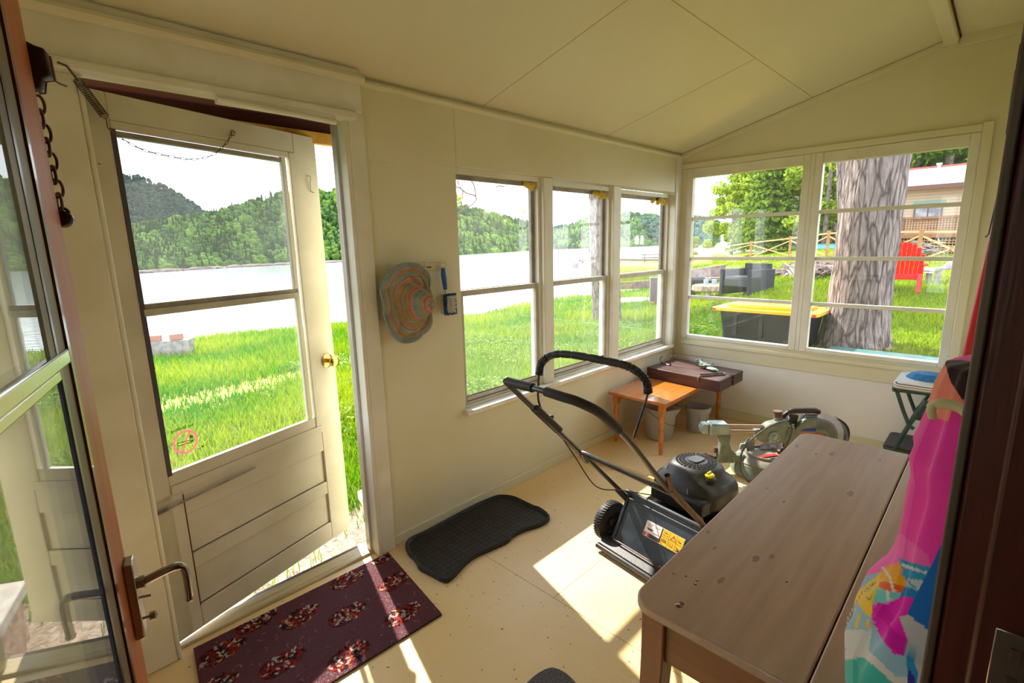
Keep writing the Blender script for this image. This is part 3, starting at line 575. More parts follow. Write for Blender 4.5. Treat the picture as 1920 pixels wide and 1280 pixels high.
def blob(mb, c, r, sc, seed, amp=.25, n=18, m=12, rot=0, mi=0, fq=9):
    P = []
    for i in range(m + 1):
        ph = math.pi * i / m; row = []
        for j in range(n):
            th = 2 * math.pi * j / n; d = Vector((math.sin(ph) * math.cos(th), math.sin(ph) * math.sin(th), math.cos(ph)))
            k = 1 + amp * noise.noise(d * fq * .3 + Vector((seed, 0, 0))); p = Vector((d.x * sc[0], d.y * sc[1], d.z * sc[2])) * r * k
            p = Matrix.Rotation(rot, 3, 'Z') @ p; row.append(Vector(c) + p)
        P.append(row)
    mb.grid(P, mi, closed=True)
b = MB(); blob(b, (3.87, 1.62, .512), .055, (.9, 1.0, .36), 3, .7, rot=.4, fq=14)
b.tube(smooth_path([(3.90, 1.66, .515), (3.94, 1.72, .525), (3.955, 1.755, .52)], 4), [.014] * 5 + [.010] * 3 + [.006], 8)
for k in range(3): b.tube(smooth_path([(3.86 + .02 * k, 1.65, .52), (3.89 + .02 * k, 1.69 + .01 * k, .535), (3.92 + .02 * k, 1.70, .52 + .005 * k)], 4), .009, 7)
b.build('palm', M('glove_grey', (.42, .46, .42), (.16, .20, .18), scale=28, rough=.9, bump=.4), t)
b = MB(); blob(b, (3.81, 1.555, .503), .05, (.45, 1.1, .22), 8, .3, rot=-.3); b.build('cuff', M('glove_green', (.25, .48, .30), (.55, .62, .55), scale=20, rough=.9), t)
for k, (p, q) in enumerate((((3.62, 1.565), (3.775, 1.455)), ((3.585, 1.535), (3.735, 1.435)))):
    t = thing('metal_rod', ('upper' if k == 0 else 'lower') + (' straight dark rod with bright tip lying on slab below glove' if k == 0 else ' bent dark rod hooked over the near edge of the slab'), 'rod', (p[0], p[1], .494))
    b = MB(); b.cyl((p[0], p[1], .4945), (q[0], q[1], .4945), .0062, n=8)
    if k: b.tube([(p[0], p[1], .4945), (p[0] - .012, p[1] + .01, .493), (p[0] - .035, p[1] + .012, .485), (p[0] - .045, p[1] + .012, .465)], .005, 8)
    b.build('shaft', DMETAL, t); b = MB(); b.cyl((q[0], q[1], .4945), (q[0] + .012, q[1] - .009, .4945), .007, n=8); b.build('tip', METAL, t)
# buckets
BK = M('white_plastic_bucket', (.62, .60, .58), (.52, .5, .47), scale=5, rough=.45, trans=.35)
t = thing('bucket', 'large round white bucket with spout under orange table', 'bucket', (3.40, 1.77, 0))
b = MB(); b.lathe([(.001, .004), (.098, .004), (.103, .012), (.122, .24), (.124, .245), (.131, .245), (.131, .25), (.118, .25), (.112, .23), (.096, .02), (.001, .014)], (3.405, 1.775, 0), n=36, cap=False)
b.build('bucket_body', BK, t); b = MB(); c = Vector((3.405, 1.775, .24)); dv = Vector((.25, -.97, 0))
b.add([c + Vector((.97, .25, 0)) * .03 + dv * .125, c + dv * .158 + Vector((0, 0, .012)), c - Vector((.97, .25, 0)) * .03 + dv * .125, c + dv * .12 + Vector((0, 0, -.05))], [(0, 1, 3), (1, 2, 3), (0, 1, 2)]); b.build('spout', BK, t, smooth=0)
b = MB(); b.tube(arc((3.405, 1.775, .20), .128, 150, 292, 14, (1, 0, -.15), (0, 1, .6)), .002, 6); b.build('wire_handle', DMETAL, t)
b = MB(); b.lathe([(.001, .05), (.098, .05)], (3.405, 1.775, 0), n=30, cap=False); b.build('grey_water', M('bucket_dark_content', (.18, .17, .17), rough=.2), t)
t = thing('bucket', 'smaller white bucket with graduations right of the large bucket', 'bucket', (3.70, 1.60, 0))
b = MB(); b.lathe([(.001, .003), (.072, .003), (.076, .01), (.09, .17), (.099, .17), (.099, .20), (.094, .205), (.088, .205), (.084, .17), (.07, .014), (.001, .01)], (3.725, 1.615, 0), n=32, cap=False); b.build('bucket_body', BK, t)
b = MB(); c = Vector((3.725, 1.615, 0)); dv = Vector((-.8, -.6, 0)); sv = Vector((-.6, .8, 0))
for k in range(7): z = .04 + .018 * k; r = .077 + z * .09; b.add([c + dv * (r + .0015) + sv * s * (.008 if k % 2 else .012) + Vector((0, 0, z + h)) for s, h in ((0, 0), (1, 0), (1, .003), (0, .003))], [(0, 1, 2, 3)])
b.build('graduation_marks', M('grey_print', (.25, .22, .22), rough=.6), t, smooth=0)
# plank on floor
b = MB(); b.bar((2.70, 2.0, .016), (2.68, 1.20, .016), .022, .032); o = b.build('floor_plank', wood('pale_plank', (.66, .50, .20), (.55, .4, .14), axis=1), bevel=.002); tag(o, 'narrow pale yellow plank on the floor behind the lawn mower', 'plank')

# ================================================================ HAT, RACK, BRUSH
b = MB(); b.box(1.272, 1.602, YW - .016, YW - .0005, 1.383, 1.425); t = tag(b.build('hook_rack', M('rack_cream', (.66, .60, .42), rough=.4), bevel=.003), 'cream painted hook rack on lake wall between door and windows', 'rack')
for x in (1.33, 1.45, 1.545): b = MB(); b.tube(smooth_path([(x, YW - .016, 1.41), (x, YW - .03, 1.405), (x, YW - .045, 1.415), (x, YW - .05, 1.43)], 3), .004, 7); b.build('hook', WHITE, t)
b = MB(); b.box(1.475, 1.505, YW - .0168, YW - .016, 1.398, 1.406); b.build('rack_print', M('print_olive', (.12, .10, .04), rough=.6), t)
def wl(px, py, y): r = ray(px, py); q = EYE + r * (y - EYE[1]) / r[1]; return q
oh = [(745, 496), (760, 493), (775, 494), (790, 502), (800, 518), (804, 545), (806, 575), (805, 600), (797, 620), (780, 634), (760, 642), (742, 638), (732, 625), (719, 605), (716, 580), (710, 555), (713, 530), (724, 512)]
spo = smooth_path([Vector(wl(px, py, 2.02)) for px, py in oh], 5, True); cc = Vector(wl(786, 568, 2.02)); nb = 60; ns = len(spo)
pal2 = {'r': (.62, .13, .04), 't': (.22, .42, .36), 'y': (.42, .30, .06), 'b': (.28, .36, .42), 'p': (.62, .28, .34), 'g': (.24, .34, .16), 'o': (.62, .34, .18), 'l': (.50, .44, .55), 'm': (.42, .12, .30)}
seq = 'lltyytbporrtbyybgtporpyytgbrrbyygpbrrttgbyyrrbtyybmttb'
P = []; cols = []
for i in range(nb + 1):
    f_ = i / nb; row = []
    for j in range(ns):
        p = cc + (spo[j] - cc) * f_; bul = .10 * math.exp(-(f_ / .36) ** 4) + .012
        wv = .018 * math.sin(j / ns * 2 * math.pi * 5 + 1.1) * f_ ** 2 + .008 * math.sin(f_ * 14 + j * .2)
        row.append(Vector((p.x, 2.026 - bul - abs(wv), p.z)))
        a = int((f_ * 53)); k = seq[min(52, a)]; cols.append([c * (.85 + .3 * random.random()) for c in pal2[k]])
    P.append(row)
V = np.array([list(p) for r in P for p in r]); idx = np.arange((nb + 1) * ns).reshape(nb + 1, ns); nx = np.roll(idx, -1, 1)
Fq = np.stack([idx[:-1], idx[1:], nx[1:], nx[:-1]], -1).reshape(-1, 4)
t = thing('sun_hat', 'floppy striped multicoloured sun hat hanging from the hook rack', 'hat', (1.33, 2.04, 1.4))
o = mobj('crown_and_brim', fast_mesh('crown_and_brim', V, Fq, M('woven_stripes', (1, 1, 1), rough=.9, attr=True, bump=.4, bscale=400), col=np.array(cols), smooth=True), t)
sd_ = o.modifiers.new('thick', 'SOLIDIFY'); sd_.thickness = .003
b = MB(); b.tube([Vector((p.x, 2.023 - .012 - abs(.018 * math.sin(j / ns * 2 * math.pi * 5 + 1.1)), p.z)) for j, p in enumerate(spo)], .0035, 6, closed=True); b.build('brim_edge', M('blue_grey_edge', (.28, .36, .42), rough=.9), t)
t = thing('scrub_brush', 'blue and white bristle brush hanging from rack right of hat', 'brush', (1.56, 2.03, 1.4))
b = MB(); b.tube([(1.563, 2.03, 1.395), (1.563, 2.03, 1.365), (1.568, 2.03, 1.32), (1.571, 2.03, 1.285)], [.010, .013, .013, .010], 12); b.build('grip', M('blue_rubber', (.015, .11, .38), rough=.45), t)
b = MB(); b.tube(arc((1.563, 2.03, 1.404), .009, 0, 360, 14)[:-1], .004, 8, closed=True); b.build('hanging_loop', WHITE, t); b = MB(); b.cyl((1.571, 2.03, 1.285), (1.573, 2.03, 1.255), .005); b.build('neck', WHITE, t)
b = MB(); b.box(1.545, 1.612, 2.02, 2.045, 1.16, 1.262); b.build('brush_head', M('brush_white', (.62, .56, .50), rough=.8), t, bevel=.006)
b = MB(); bb = MB()
for k in range(900):
    u_, v_ = random.random(), random.random(); x = 1.545 + .067 * u_; z = 1.16 + .10 * v_; edge = min(u_, 1 - u_, v_, 1 - v_) < .12 or u_ < .2
    d = Vector(((u_ - .5) * .7, -1, (v_ - .5) * .7)).normalized() * (.022 if edge else .024)
    (b if edge else bb).tube([(x, 2.02, z), Vector((x, 2.02, z)) + d], [.0014, .0011], 4, cap=True)
tag(b.build('blue_bristles', M('blue_bristle', (.02, .16, .42), rough=.7), t), kind='stuff'); tag(bb.build('white_bristles', M('white_bristle', (.85, .80, .78), rough=.8), t), kind='stuff')

# ================================================================ LAWN MOWER
fwv = Vector((.987, -.161, 0)); ltv = Vector((-.161, -.987, 0)); MO = Vector((1.90, 1.27, 0))
def mp(a, b_, z): return MO + fwv * a + ltv * b_ + Vector((0, 0, z))
MW = thing('lawn_mower', 'black push lawn mower with folded handle and yellow fuel cap', 'lawn mower', tuple(mp(.35, .23, 0)))
def mbx(mb, a0, a1, b0, b1, z0, z1): return mb.box(a0, a1, b0, b1, z0, z1, 0, mp)
# deck
P = []
for z, k in ((.055, 1.0), (.10, 1.0), (.15, .97), (.185, .86), (.20, .66)):
    P.append([mp(.42 + (.34 * k) * math.copysign(abs(math.cos(q)) ** .6, math.cos(q)), .235 + (.245 * k) * math.copysign(abs(math.sin(q)) ** .6, math.sin(q)), z) for q in np.linspace(0, 2 * math.pi, 48, endpoint=False)])
b = MB(); b.grid(P, closed=True); b.add(P[-1], [tuple(range(48))]); b.build('deck', M('gloss_black_deck', (.012, .014, .016), (.03, .03, .03), scale=10, rough=.18, coat=.5), MW)
# rear flap
def fp(v, b_, o_=0): return mp(.135 - .115 * v - o_, b_, .275 - .21 * v + o_ * .5)
b = MB(); b.grid([[fp(v, b_) for b_ in (.035, .2, .35, .47)] for v in (0, 1)]); b.grid([[fp(v, b_, -.012) for b_ in (.035, .2, .35, .47)] for v in (0, 1)])
b.add([fp(v, b_, o_) for v in (0, 1) for b_ in (.035, .47) for o_ in (0, -.012)], [(0, 1, 3, 2), (4, 6, 7, 5), (0, 4, 5, 1), (2, 3, 7, 6)])
b.tube([fp(0, .03, .004), fp(0, .475, .004)], .011, 10)
for s in (.05, .455): b.tube([fp(.05, s, .003), fp(.95, s, .003)], .006, 8)
b.tube([fp(.12, .06, .003), fp(.12, .445, .003)], .005, 8)
b.build('rear_flap', NAVY, MW)
b = MB(); b.add([fp(1, .0), fp(1, .49), mp(-.035, .49, .045), mp(-.035, 0, .045), fp(1, 0, -.02), fp(1, .49, -.02), mp(-.03, .49, .02), mp(-.03, 0, .02)], [(0, 1, 2, 3), (4, 5, 6, 7), (0, 4, 7, 3), (1, 5, 6, 2), (3, 2, 6, 7)]); b.build('trailing_skirt', BLACKP, MW, smooth=0)
b = MB(); b.tube([mp(-.04, -.005, .028), mp(-.04, .495, .028)], .014, 12); b.build('rear_roller', BLACKT, MW)
b = MB(); b.tube([mp(.005, .06, .075), mp(.005, .44, .075)], .004, 8); b.tube(helix(mp(.0, .30, .08), mp(.0, .40, .08), .007, 12, .001), .0014, 5); b.build('hinge_rod', RUST, MW)
for a_, b_, r, wdt in ((.085, -.035, .10, .046), (.085, .505, .10, .046), (.70, -.02, .085, .042), (.70, .49, .085, .042)):
    c = mp(a_, b_, r); b = MB()
    b.lathe([(.055, -wdt / 2), (r - .012, -wdt / 2), (r - .003, -wdt / 2 + .006), (r, 0), (r - .003, wdt / 2 - .006), (r - .012, wdt / 2), (.055, wdt / 2)], c, ltv, n=40, cap=False)
    for k in range(44):
        an = 2 * math.pi * k / 44; d = fwv * math.cos(an) + Vector((0, 0, 1)) * math.sin(an); an2 = an + .09; d2 = fwv * math.cos(an2) + Vector((0, 0, 1)) * math.sin(an2)
        b.bar(c + d * (r - .001) - ltv * wdt * .46, c + d2 * (r + .0005), .006, .005, up=d); b.bar(c + d2 * (r + .0005), c + d * (r - .001) + ltv * wdt * .46, .006, .005, up=d)
    wh = b.build('wheel', BLACKR, MW); b = MB()
    b.lathe([(.001, -.016), (.02, -.018), (.022, -.006), (.05, -.008), (.058, -.018), (.058, .018), (.05, .008), (.022, .006), (.02, .018), (.001, .016)], c, ltv, n=24)
    for k in range(5): an = 2 * math.pi * k / 5; d = fwv * math.cos(an) + Vector((0, 0, 1)) * math.sin(an); b.bar(c + d * .018 - ltv * .01, c + d * .055 - ltv * .012, .008, .01, up=ltv)
    b.build('hub', M('hub_brown', (.035, .022, .018), rough=.5) if a_ == .085 and b_ < 0 else BLACKP, wh)
# engine
def srow(ca, cb, ra, rb, z, e=.75, n=44): return [mp(ca + ra * math.copysign(abs(math.cos(q)) ** e, math.cos(q)), cb + rb * math.copysign(abs(math.sin(q)) ** e, math.sin(q)), z) for q in np.linspace(0, 2 * math.pi, n, endpoint=False)]
b = MB(); P = [srow(.42, .22, .11, .11, .18), srow(.42, .22, .12, .12, .22), srow(.42, .22, .15, .15, .235), srow(.42, .22, .15, .16, .27)]; b.grid(P, closed=True)
for z in (.20, .212, .224): b.grid([srow(.42, .22, .13, .135, z), srow(.42, .22, .14, .145, z + .003), srow(.42, .22, .13, .135, z + .006)], closed=True)
b.build('engine_block', M('engine_dark', (.03, .028, .028), (.06, .055, .05), scale=30, rough=.5, metal=.3), MW)
b = MB(); P = [srow(.425, .22, .155, .175, .245, .6), srow(.425, .22, .165, .185, .26, .6), srow(.425, .22, .163, .18, .32, .6), srow(.43, .215, .148, .16, .345, .6), srow(.44, .21, .125, .13, .362, .7), srow(.445, .205, .118, .122, .39, .8), srow(.445, .205, .10, .10, .408, .85), srow(.445, .205, .06, .06, .414, .9)]
shz = lambda r: float(np.interp(r, [0, .06, .10, .12], [.4155, .4155, .4095, .392]))
b.grid(P, closed=True); b.add(P[-1], [tuple(range(44))]); b.build('engine_shroud', BLACKP, MW)
b = MB()
for k in range(26):
    aa = 2 * math.pi * k / 26
    for r0, r1 in ((.056, .068), (.072, .084), (.088, .099)):
        q = []
        for rr_, da in ((r0, -.085), (r1, -.085), (r1, .085), (r0, .085)): q.append(mp(.445 + rr_ * math.cos(aa + da), .205 + rr_ * math.sin(aa + da), shz(rr_) + .0012))
        b.add(q, [(0, 1, 2, 3)])
b.build('cooling_slots', M('slot_black', (.002, .002, .002), rough=1), MW, smooth=0)
b = MB(); b.grid([srow(.445, .205, .045, .035, .413, .5), srow(.445, .205, .04, .03, .421, .5)], closed=True); b.add(srow(.445, .205, .04, .03, .421, .5), [tuple(range(44))]); b.build('shroud_badge', M('badge_black', (.03, .028, .03), rough=.3), MW)
b = MB(); b.lathe([(.022, 0), (.024, .004), (.024, .014), (.020, .018), (.001, .019)], mp(.392, .312, .378), n=24); b.bar(mp(.377, .312, .399), mp(.407, .312, .399), .005, .012)
for k in range(14): an = 2 * math.pi * k / 14; b.cyl(mp(.392 + .024 * math.cos(an), .312 + .024 * math.sin(an), .380), mp(.392 + .024 * math.cos(an), .312 + .024 * math.sin(an), .392), .0025, n=6)
b.build('fuel_cap', YEL, MW)
b = MB(); b.lathe([(.038, -.05), (.034, 0), (.024, .003)], mp(.392, .312, .376), n=20); b.build('filler_neck', BLACKP, MW)
b = MB(); mbx(b, .235, .33, .09, .38, .235, .315); b.build('air_filter_cover', BLACKP, MW, bevel=.014, seg=3)
b = MB(); b.tube([mp(.24, .30, .33), mp(.33, .24, .345), mp(.36, .22, .36)], .003, 6); b.build('control_rod', RUST, MW)
# handle
AL = [mp(.20, .02, .17), mp(-.55, .02, .935)]; 
LFT = [mp(.02, .02, .345), mp(-.15, .02, .53), mp(-.53, .02, .915), mp(-.585, .03, .968), mp(-.60, .06, .985)]
RGT = [mp(-.585, .30, .99), mp(-.545, .385, .972), mp(-.48, .425, .93), mp(-.35, .44, .80), mp(-.12, .44, .545), mp(.14, .44, .30)]
b = MB(); b.tube(smooth_path([mp(-.13, .02, .51)] + LFT[2:] + RGT, 6), .0115, 12); b.build('upper_handle', BLACKT, MW)
b = MB(); b.tube(smooth_path([mp(-.601, .05, .984), mp(-.60, .12, .987), mp(-.595, .2, .99)], 5), .0175, 12); b.tube(smooth_path([mp(-.588, .265, .99), mp(-.575, .34, .985), mp(-.545, .385, .972), mp(-.48, .427, .928), mp(-.40, .438, .85)], 6), .0175, 12); b.build('foam_grip', BLACKR, MW)
b = MB(); b.tube([mp(-.19, .035, .57), mp(.02, .035, .355), mp(.17, .035, .20)], [.0105, .0105, .012], 10); b.build('lower_handle', BLACKT, MW)
b = MB(); b.tube([mp(.17, .45, .255), mp(-.10, .45, .53)], .0125, 10); b.tube([mp(-.10, .45, .53), mp(-.125, .448, .60)], .012, 10, cap=False); b.build('lower_handle', RUST, MW)
b = MB(); b.tube(smooth_path([mp(-.15, .03, .515), mp(-.185, .035, .56), mp(-.19, .06, .575), mp(-.17, .2, .56), mp(-.13, .36, .535), mp(-.09, .44, .51)], 6), .0115, 10); b.build('cross_brace', BLACKT, MW)
b = MB(); b.bar(mp(.20, .03, .16), mp(.06, .03, .31), .022, .03); b.build('handle_bracket', BLACKP, MW, bevel=.006)
b = MB(); b.bar(mp(-.45, .022, .84), mp(-.31, .022, .70), .034, .034); b.lathe([(.011, 0), (.012, .012), (.009, .018), (.001, .02)], mp(-.355, .02, .765), (0, 0, 1), n=12); b.build('switch_housing', BLACKP, MW, bevel=.008)
b = MB(); b.tube(smooth_path([mp(-.40, .02, .80), mp(-.425, .02, .87), mp(-.42, .02, .97), mp(-.415, .03, 1.02), mp(-.385, .07, 1.06), mp(-.36, .15, 1.07), mp(-.325, .30, 1.066), mp(-.30, .40, 1.055), mp(-.265, .44, 1.01), mp(-.255, .445, .965), mp(-.29, .445, .885), mp(-.325, .442, .805)], 5), .0045, 8); b.build('bail_rod', BLACKT, MW)
b = MB(); gp = smooth_path([mp(-.42, .022, .975), mp(-.412, .03, 1.025), mp(-.385, .07, 1.06), mp(-.36, .15, 1.07), mp(-.325, .30, 1.066), mp(-.30, .40, 1.055), mp(-.265, .44, 1.01), mp(-.255, .445, .96)], 12)
b.tube(gp, [.0155 if (i % 6) else .0135 for i in range(len(gp))], 12)
for seg_ in (range(0, 20, 2), range(len(gp) - 26, len(gp), 2)):
    for i in seg_:
        d = (gp[min(i + 1, len(gp) - 1)] - gp[max(i - 1, 0)]).normalized(); b.lathe([(.014, -.002), (.0185, 0), (.014, .002)], gp[i], d, n=12, cap=False)
b.build('bail_grip', BLACKP, MW)
b = MB(); b.tube(smooth_path([mp(-.34, .025, .73), mp(-.22, .02, .56), mp(-.10, .04, .38), mp(.02, .09, .34), mp(.15, .15, .30), mp(.27, .22, .27)], 6), .0028, 6); b.tube(smooth_path([mp(-.36, .03, .77), mp(-.345, .02, .73), mp(-.33, .02, .71)], 5), .003, 6); b.build('control_cable', BLACKR, MW)
# label on the flap
def flp(px, py):
    r = Vector(ray(px, py)); p0 = fp(0, 0, .0012); nrm = (fp(1, 0) - fp(0, 0)).cross(ltv); k = nrm.dot(p0 - Vector(EYE)) / nrm.dot(r); q = Vector(EYE) + r * k - p0; return q
LB = [flp(1215, 975), flp(1287, 1005), flp(1281, 1034), flp(1209, 1003)]
bb0 = LB[0].dot(ltv); bb1 = LB[1].dot(ltv); vdir = (fp(1, 0) - fp(0, 0)); vl = vdir.length; vdir.normalize(); v0 = LB[0].dot(vdir) / vl; v1 = LB[3].dot(vdir) / vl
def lp(u_, v_, o_=.003): return fp(v0 + (v1 - v0) * v_, bb0 + (bb1 - bb0) * u_, o_)
def lq(mb, u0, u1, va, vb, o_=.0033): mb.add([lp(u0, va, o_), lp(u1, va, o_), lp(u1, vb, o_), lp(u0, vb, o_)], [(0, 1, 2, 3)])
b = MB(); lq(b, -.01, 1.01, -.03, 1.03, .0026); lb = b.build('warning_label', M('label_border', (.75, .72, .68), rough=.4), MW, smooth=0)
b = MB(); lq(b, 0, .42, .02, .74); b.build('white_field', M('label_white', (.85, .80, .82), rough=.4), lb, smooth=0)
b = MB(); lq(b, 0, .45, .74, 1.0); lq(b, .42, .45, 0, .74); b.build('black_field', M('label_dark', (.05, .02, .02), rough=.4), lb, smooth=0)
b = MB(); lq(b, .02, .15, .76, .98, .0036); b.build('red_flag', M('flag_red', (.6, .05, .05), rough=.4), lb, smooth=0)
b = MB(); lq(b, .065, .105, .76, .98, .0038); b.build('flag_white', M('flag_white', (.85, .8, .8), rough=.4), lb, smooth=0)
b = MB(); b.add([lp(.085 + x, .87 + y, .0041) for x, y in ((0, -.09), (.008, -.03), (.018, -.03), (.01, .02), (.0, .08), (-.01, .02), (-.018, -.03), (-.008, -.03))], [tuple(range(8))]); b.build('flag_leaf', M('leaf_red', (.6, .05, .05), rough=.4), lb, smooth=0)
b = MB(); lq(b, .455, 1.0, .0, 1.0); b.build('yellow_field', M('label_yellow', (.85, .48, .01), rough=.4), lb, smooth=0)
b = MB()
def ln(u0, va, u1, vb, wd=.006): 
    d = Vector((u1 - u0, (vb - va) * .5)); nm = Vector((-d.y, d.x)).normalized() * wd
    b.add([lp(u0 + nm.x, va + nm.y * 2, .0038), lp(u1 + nm.x, vb + nm.y * 2, .0038), lp(u1 - nm.x, vb - nm.y * 2, .0038), lp(u0 - nm.x, va - nm.y * 2, .0038)], [(0, 1, 2, 3)])
for k, (y, x0, x1) in enumerate(((.12, .06, .20), (.2, .04, .17), (.28, .05, .15), (.15, .24, .38), (.23, .24, .36))): ln(x0, y, x1, y, .005)
ln(.05, .46, .22, .46, .016); ln(.08, .52, .2, .52, .012); ln(.24, .60, .40, .60, .008)
ln(.68, .42, .75, .12); ln(.75, .12, .82, .42); ln(.68, .42, .82, .42); ln(.75, .22, .75, .33, .006)
ln(.455, .5, 1, .5, .004); ln(.64, 0, .64, 1, .003); ln(.83, 0, .83, 1, .003)
for k in range(4): ln(.48 + .03 * k, .15 + .05 * (k % 2), .53 + .025 * k, .2, .008); ln(.48 + .04 * k, .32, .5 + .03 * k, .4, .006); ln(.48 + .035 * k, .62, .5 + .035 * k, .82, .009)
for k in range(3): ln(.67 + .05 * k, .6, .67 + .05 * k, .85, .004); ln(.86 + .04 * k, .68 + .04 * k, .93, .9, .009); ln(.86, .2 + .08 * k, .96, .35, .005)
ln(.67, .85, .80, .85, .005); ln(.85, .9, .98, .92, .012)
b.build('label_symbols', M('label_black', (.06, .03, .015), rough=.5), lb, smooth=0)

# ================================================================ MITRE SAW
SG = M('sage_green_metal', (.20, .24, .19), (.15, .18, .14), scale=18, rough=.4, bump=.03); SL = M('light_sage', (.34, .42, .40), (.26, .32, .3), scale=16, rough=.35, metal=.2)
SR = M('saw_rust', (.10, .045, .03), (.16, .09, .06), scale=30, rough=.6); CT = M('cut_steel', (.42, .30, .24), rough=.3, metal=.6); CORD = M('grey_cord', (.09, .08, .08), rough=.5)
sa = Vector((3.08, 1.22, 0)); su = Vector((.54, -.60, 0)).normalized(); sn_ = Vector((su.y, -su.x, 0))   # sn_ towards the viewer
def sp3(s, o_, z): return sa + su * s + sn_ * o_ + Vector((0, 0, z))
ST = thing('mitre_saw', 'sage green sliding mitre saw on floor behind the desk', 'saw', tuple(sp3(.35, 0, 0)))
def sbx(mb, s0, s1, o0, o1, z0, z1): return mb.box(s0, s1, o0, o1, z0, z1, 0, sp3)
def spr(mb, poly, o0, o1): return mb.prism(poly, o0, o1, lambda x, y, z: sp3(x, z, y))
c = sp3(.33, 0, 0); b = MB(); b.lathe([(.17, .035), (.175, .045), (.172, .095), (.15, .115), (.118, .122), (.115, .138), (.105, .138), (.102, .124), (.001, .122)], c, n=48); b.build('turntable', M('dusty_sage', (.27, .25, .20), (.2, .19, .15), scale=14, rough=.6), ST)
b = MB(); b.lathe([(.19, .0), (.20, .01), (.185, .05), (.175, .085), (.1, .09)], c, n=48); sbx(b, .28, .40, .15, .26, .0, .03); sbx(b, .18, .30, .18, .24, 0, .028); b.build('base', SG, ST, bevel=.004)
b = MB(); spr(b, [(.02, .07), (.13, .07), (.155, .10), (.145, .13), (.11, .16), (.095, .21), (.10, .27), (.02, .27), (.04, .20), (.03, .13)], -.03, .03); b.build('rear_post', SG, ST, bevel=.010, seg=3)
b = MB(); spr(b, [(-.04, .268), (.085, .268), (.09, .30), (.075, .345), (-.035, .345), (-.045, .31)], -.045, .045); b.build('rail_clamp', SL, ST, bevel=.012, seg=3)
b = MB(); spr(b, [(-.085, .275), (-.048, .275), (-.045, .34), (-.08, .34), (-.095, .31)], -.035, .035); b.build('rail_end', SL, ST, bevel=.006)
for z, o_ in ((.325, .018), (.288, .018)):
    b = MB(); b.cyl(sp3(.06, o_, z), sp3(.30, o_, z - .005), .0125, n=14); b.build('slide_rail', CT, ST)
b = MB(); b.cyl(sp3(-.045, .0, .10), sp3(-.005, .0, .10), .030, .026, n=8); b.cyl(sp3(-.005, 0, .10), sp3(.05, 0, .10), .011, n=10); b.cyl(sp3(.01, -.02, .145), sp3(.04, -.02, .145), .02, n=10); b.build('lock_knob', SR, ST)
b = MB(); sbx(b, .12, .20, -.02, .04, .085, .13); b.build('pivot_lug', SG, ST, bevel=.01)
b = MB(); spr(b, [(.26, .24), (.30, .215), (.44, .215), (.44, .30), (.46, .35), (.40, .36), (.33, .34), (.28, .30), (.25, .30)], -.03, .045); b.build('saw_head', SG, ST, bevel=.012, seg=3)
b = MB(); b.lathe([(.034, 0), (.034, .012), (.026, .018), (.022, .012), (.014, .012), (.012, .018), (.001, .018)], sp3(.36, .045, .262), sn_, n=24); spr(b, [(.33, .22), (.40, .24), (.385, .30), (.33, .29)], .04, .05); b.build('pivot_cap', SL, ST)
b = MB(); b.tube([sp3(.405, .0, .34), sp3(.40, .0, .385)], [.03, .025], 16); b.build('dust_port', SG, ST)
b = MB(); b.tube([sp3(.40, 0, .382), sp3(.397, 0, .395), sp3(.395, 0, .40), sp3(.393, 0, .418)], [.028, .027, .024, .027], 18, cap=True); b.build('dust_port_collar', SR, ST)
hc = (.625, .245)
up_ = [(hc[0] + .135 * math.cos(math.radians(a)), hc[1] + .125 * math.sin(math.radians(a))) for a in range(175, -31, -10)]
b = MB(); spr(b, [(.44, .20), (.44, .315), (.50, .318)] + up_[2:] + [(.70, .17), (.5, .17)], -.022, .022); b.build('blade_housing', SG, ST, bevel=.006)
b = MB(); b.lathe([(.001, 0), (.05, 0), (.05, .010), (.03, .016), (.028, .01), (.001, .01)], sp3(.655, .022, .225), sn_, n=28); b.build('arbor_cover', M('arbor_grey_rust', (.18, .12, .10), (.3, .22, .2), scale=20, rough=.5, metal=.3), ST)
b = MB(); b.lathe([(.001, -.001), (.13, -.001), (.13, .001), (.001, .001)], sp3(.655, .0, .235), sn_, n=60); b.build('saw_blade', METAL, ST)
pg = [(hc[0] + .02 + .185 * math.cos(math.radians(a)), hc[1] - .01 + .165 * math.sin(math.radians(a))) for a in range(98, -46, -6)]
b = MB(); n = len(pg); gc = (hc[0] + .01, hc[1] - .02)
b.grid([[sp3(x, o_, z) for x, z in pg] for o_ in (-.035, .035)])
for o_ in (.035, -.035): b.grid([[sp3(x, o_, z) for x, z in pg], [sp3(gc[0] + (x - gc[0]) * .70, o_, gc[1] + (z - gc[1]) * .70) for x, z in pg], [sp3(gc[0] + (x - gc[0]) * .45, o_ * .8, gc[1] + (z - gc[1]) * .45) for x, z in pg]])
b.build('clear_guard', glass_mat('smoky_plastic', tint=(.80, .78, .84), dust=.16, rough=.15, refl=2.2), ST, smooth=30)
b = MB(); q = [(hc[0] + .02 + .190 * math.cos(math.radians(a)), hc[1] - .01 + .172 * math.sin(math.radians(a))) for a in range(55, -14, -5)]; k = len(q)
b.grid([[sp3(x, -.02, z) for x, z in q], [sp3(x + .018 * math.sin(i / (k - 1) * math.pi * .8), -.02, z + .008 * math.sin(i / (k - 1) * math.pi)) for i, (x, z) in enumerate(q)], [sp3(x + .018 * math.sin(i / (k - 1) * math.pi * .8), .015, z + .008 * math.sin(i / (k - 1) * math.pi)) for i, (x, z) in enumerate(q)], [sp3(x, .015, z) for x, z in q]]); b.build('guard_rim', BLACKP, ST)
b = MB(); b.tube([sp3(.475, -.02, .405), sp3(.50, -.02, .412), sp3(.64, -.02, .412), sp3(.665, -.02, .40)], [.014, .019, .019, .016], 14); b.build('carry_grip', M('grip_brown_black', (.04, .022, .02), rough=.5), ST)
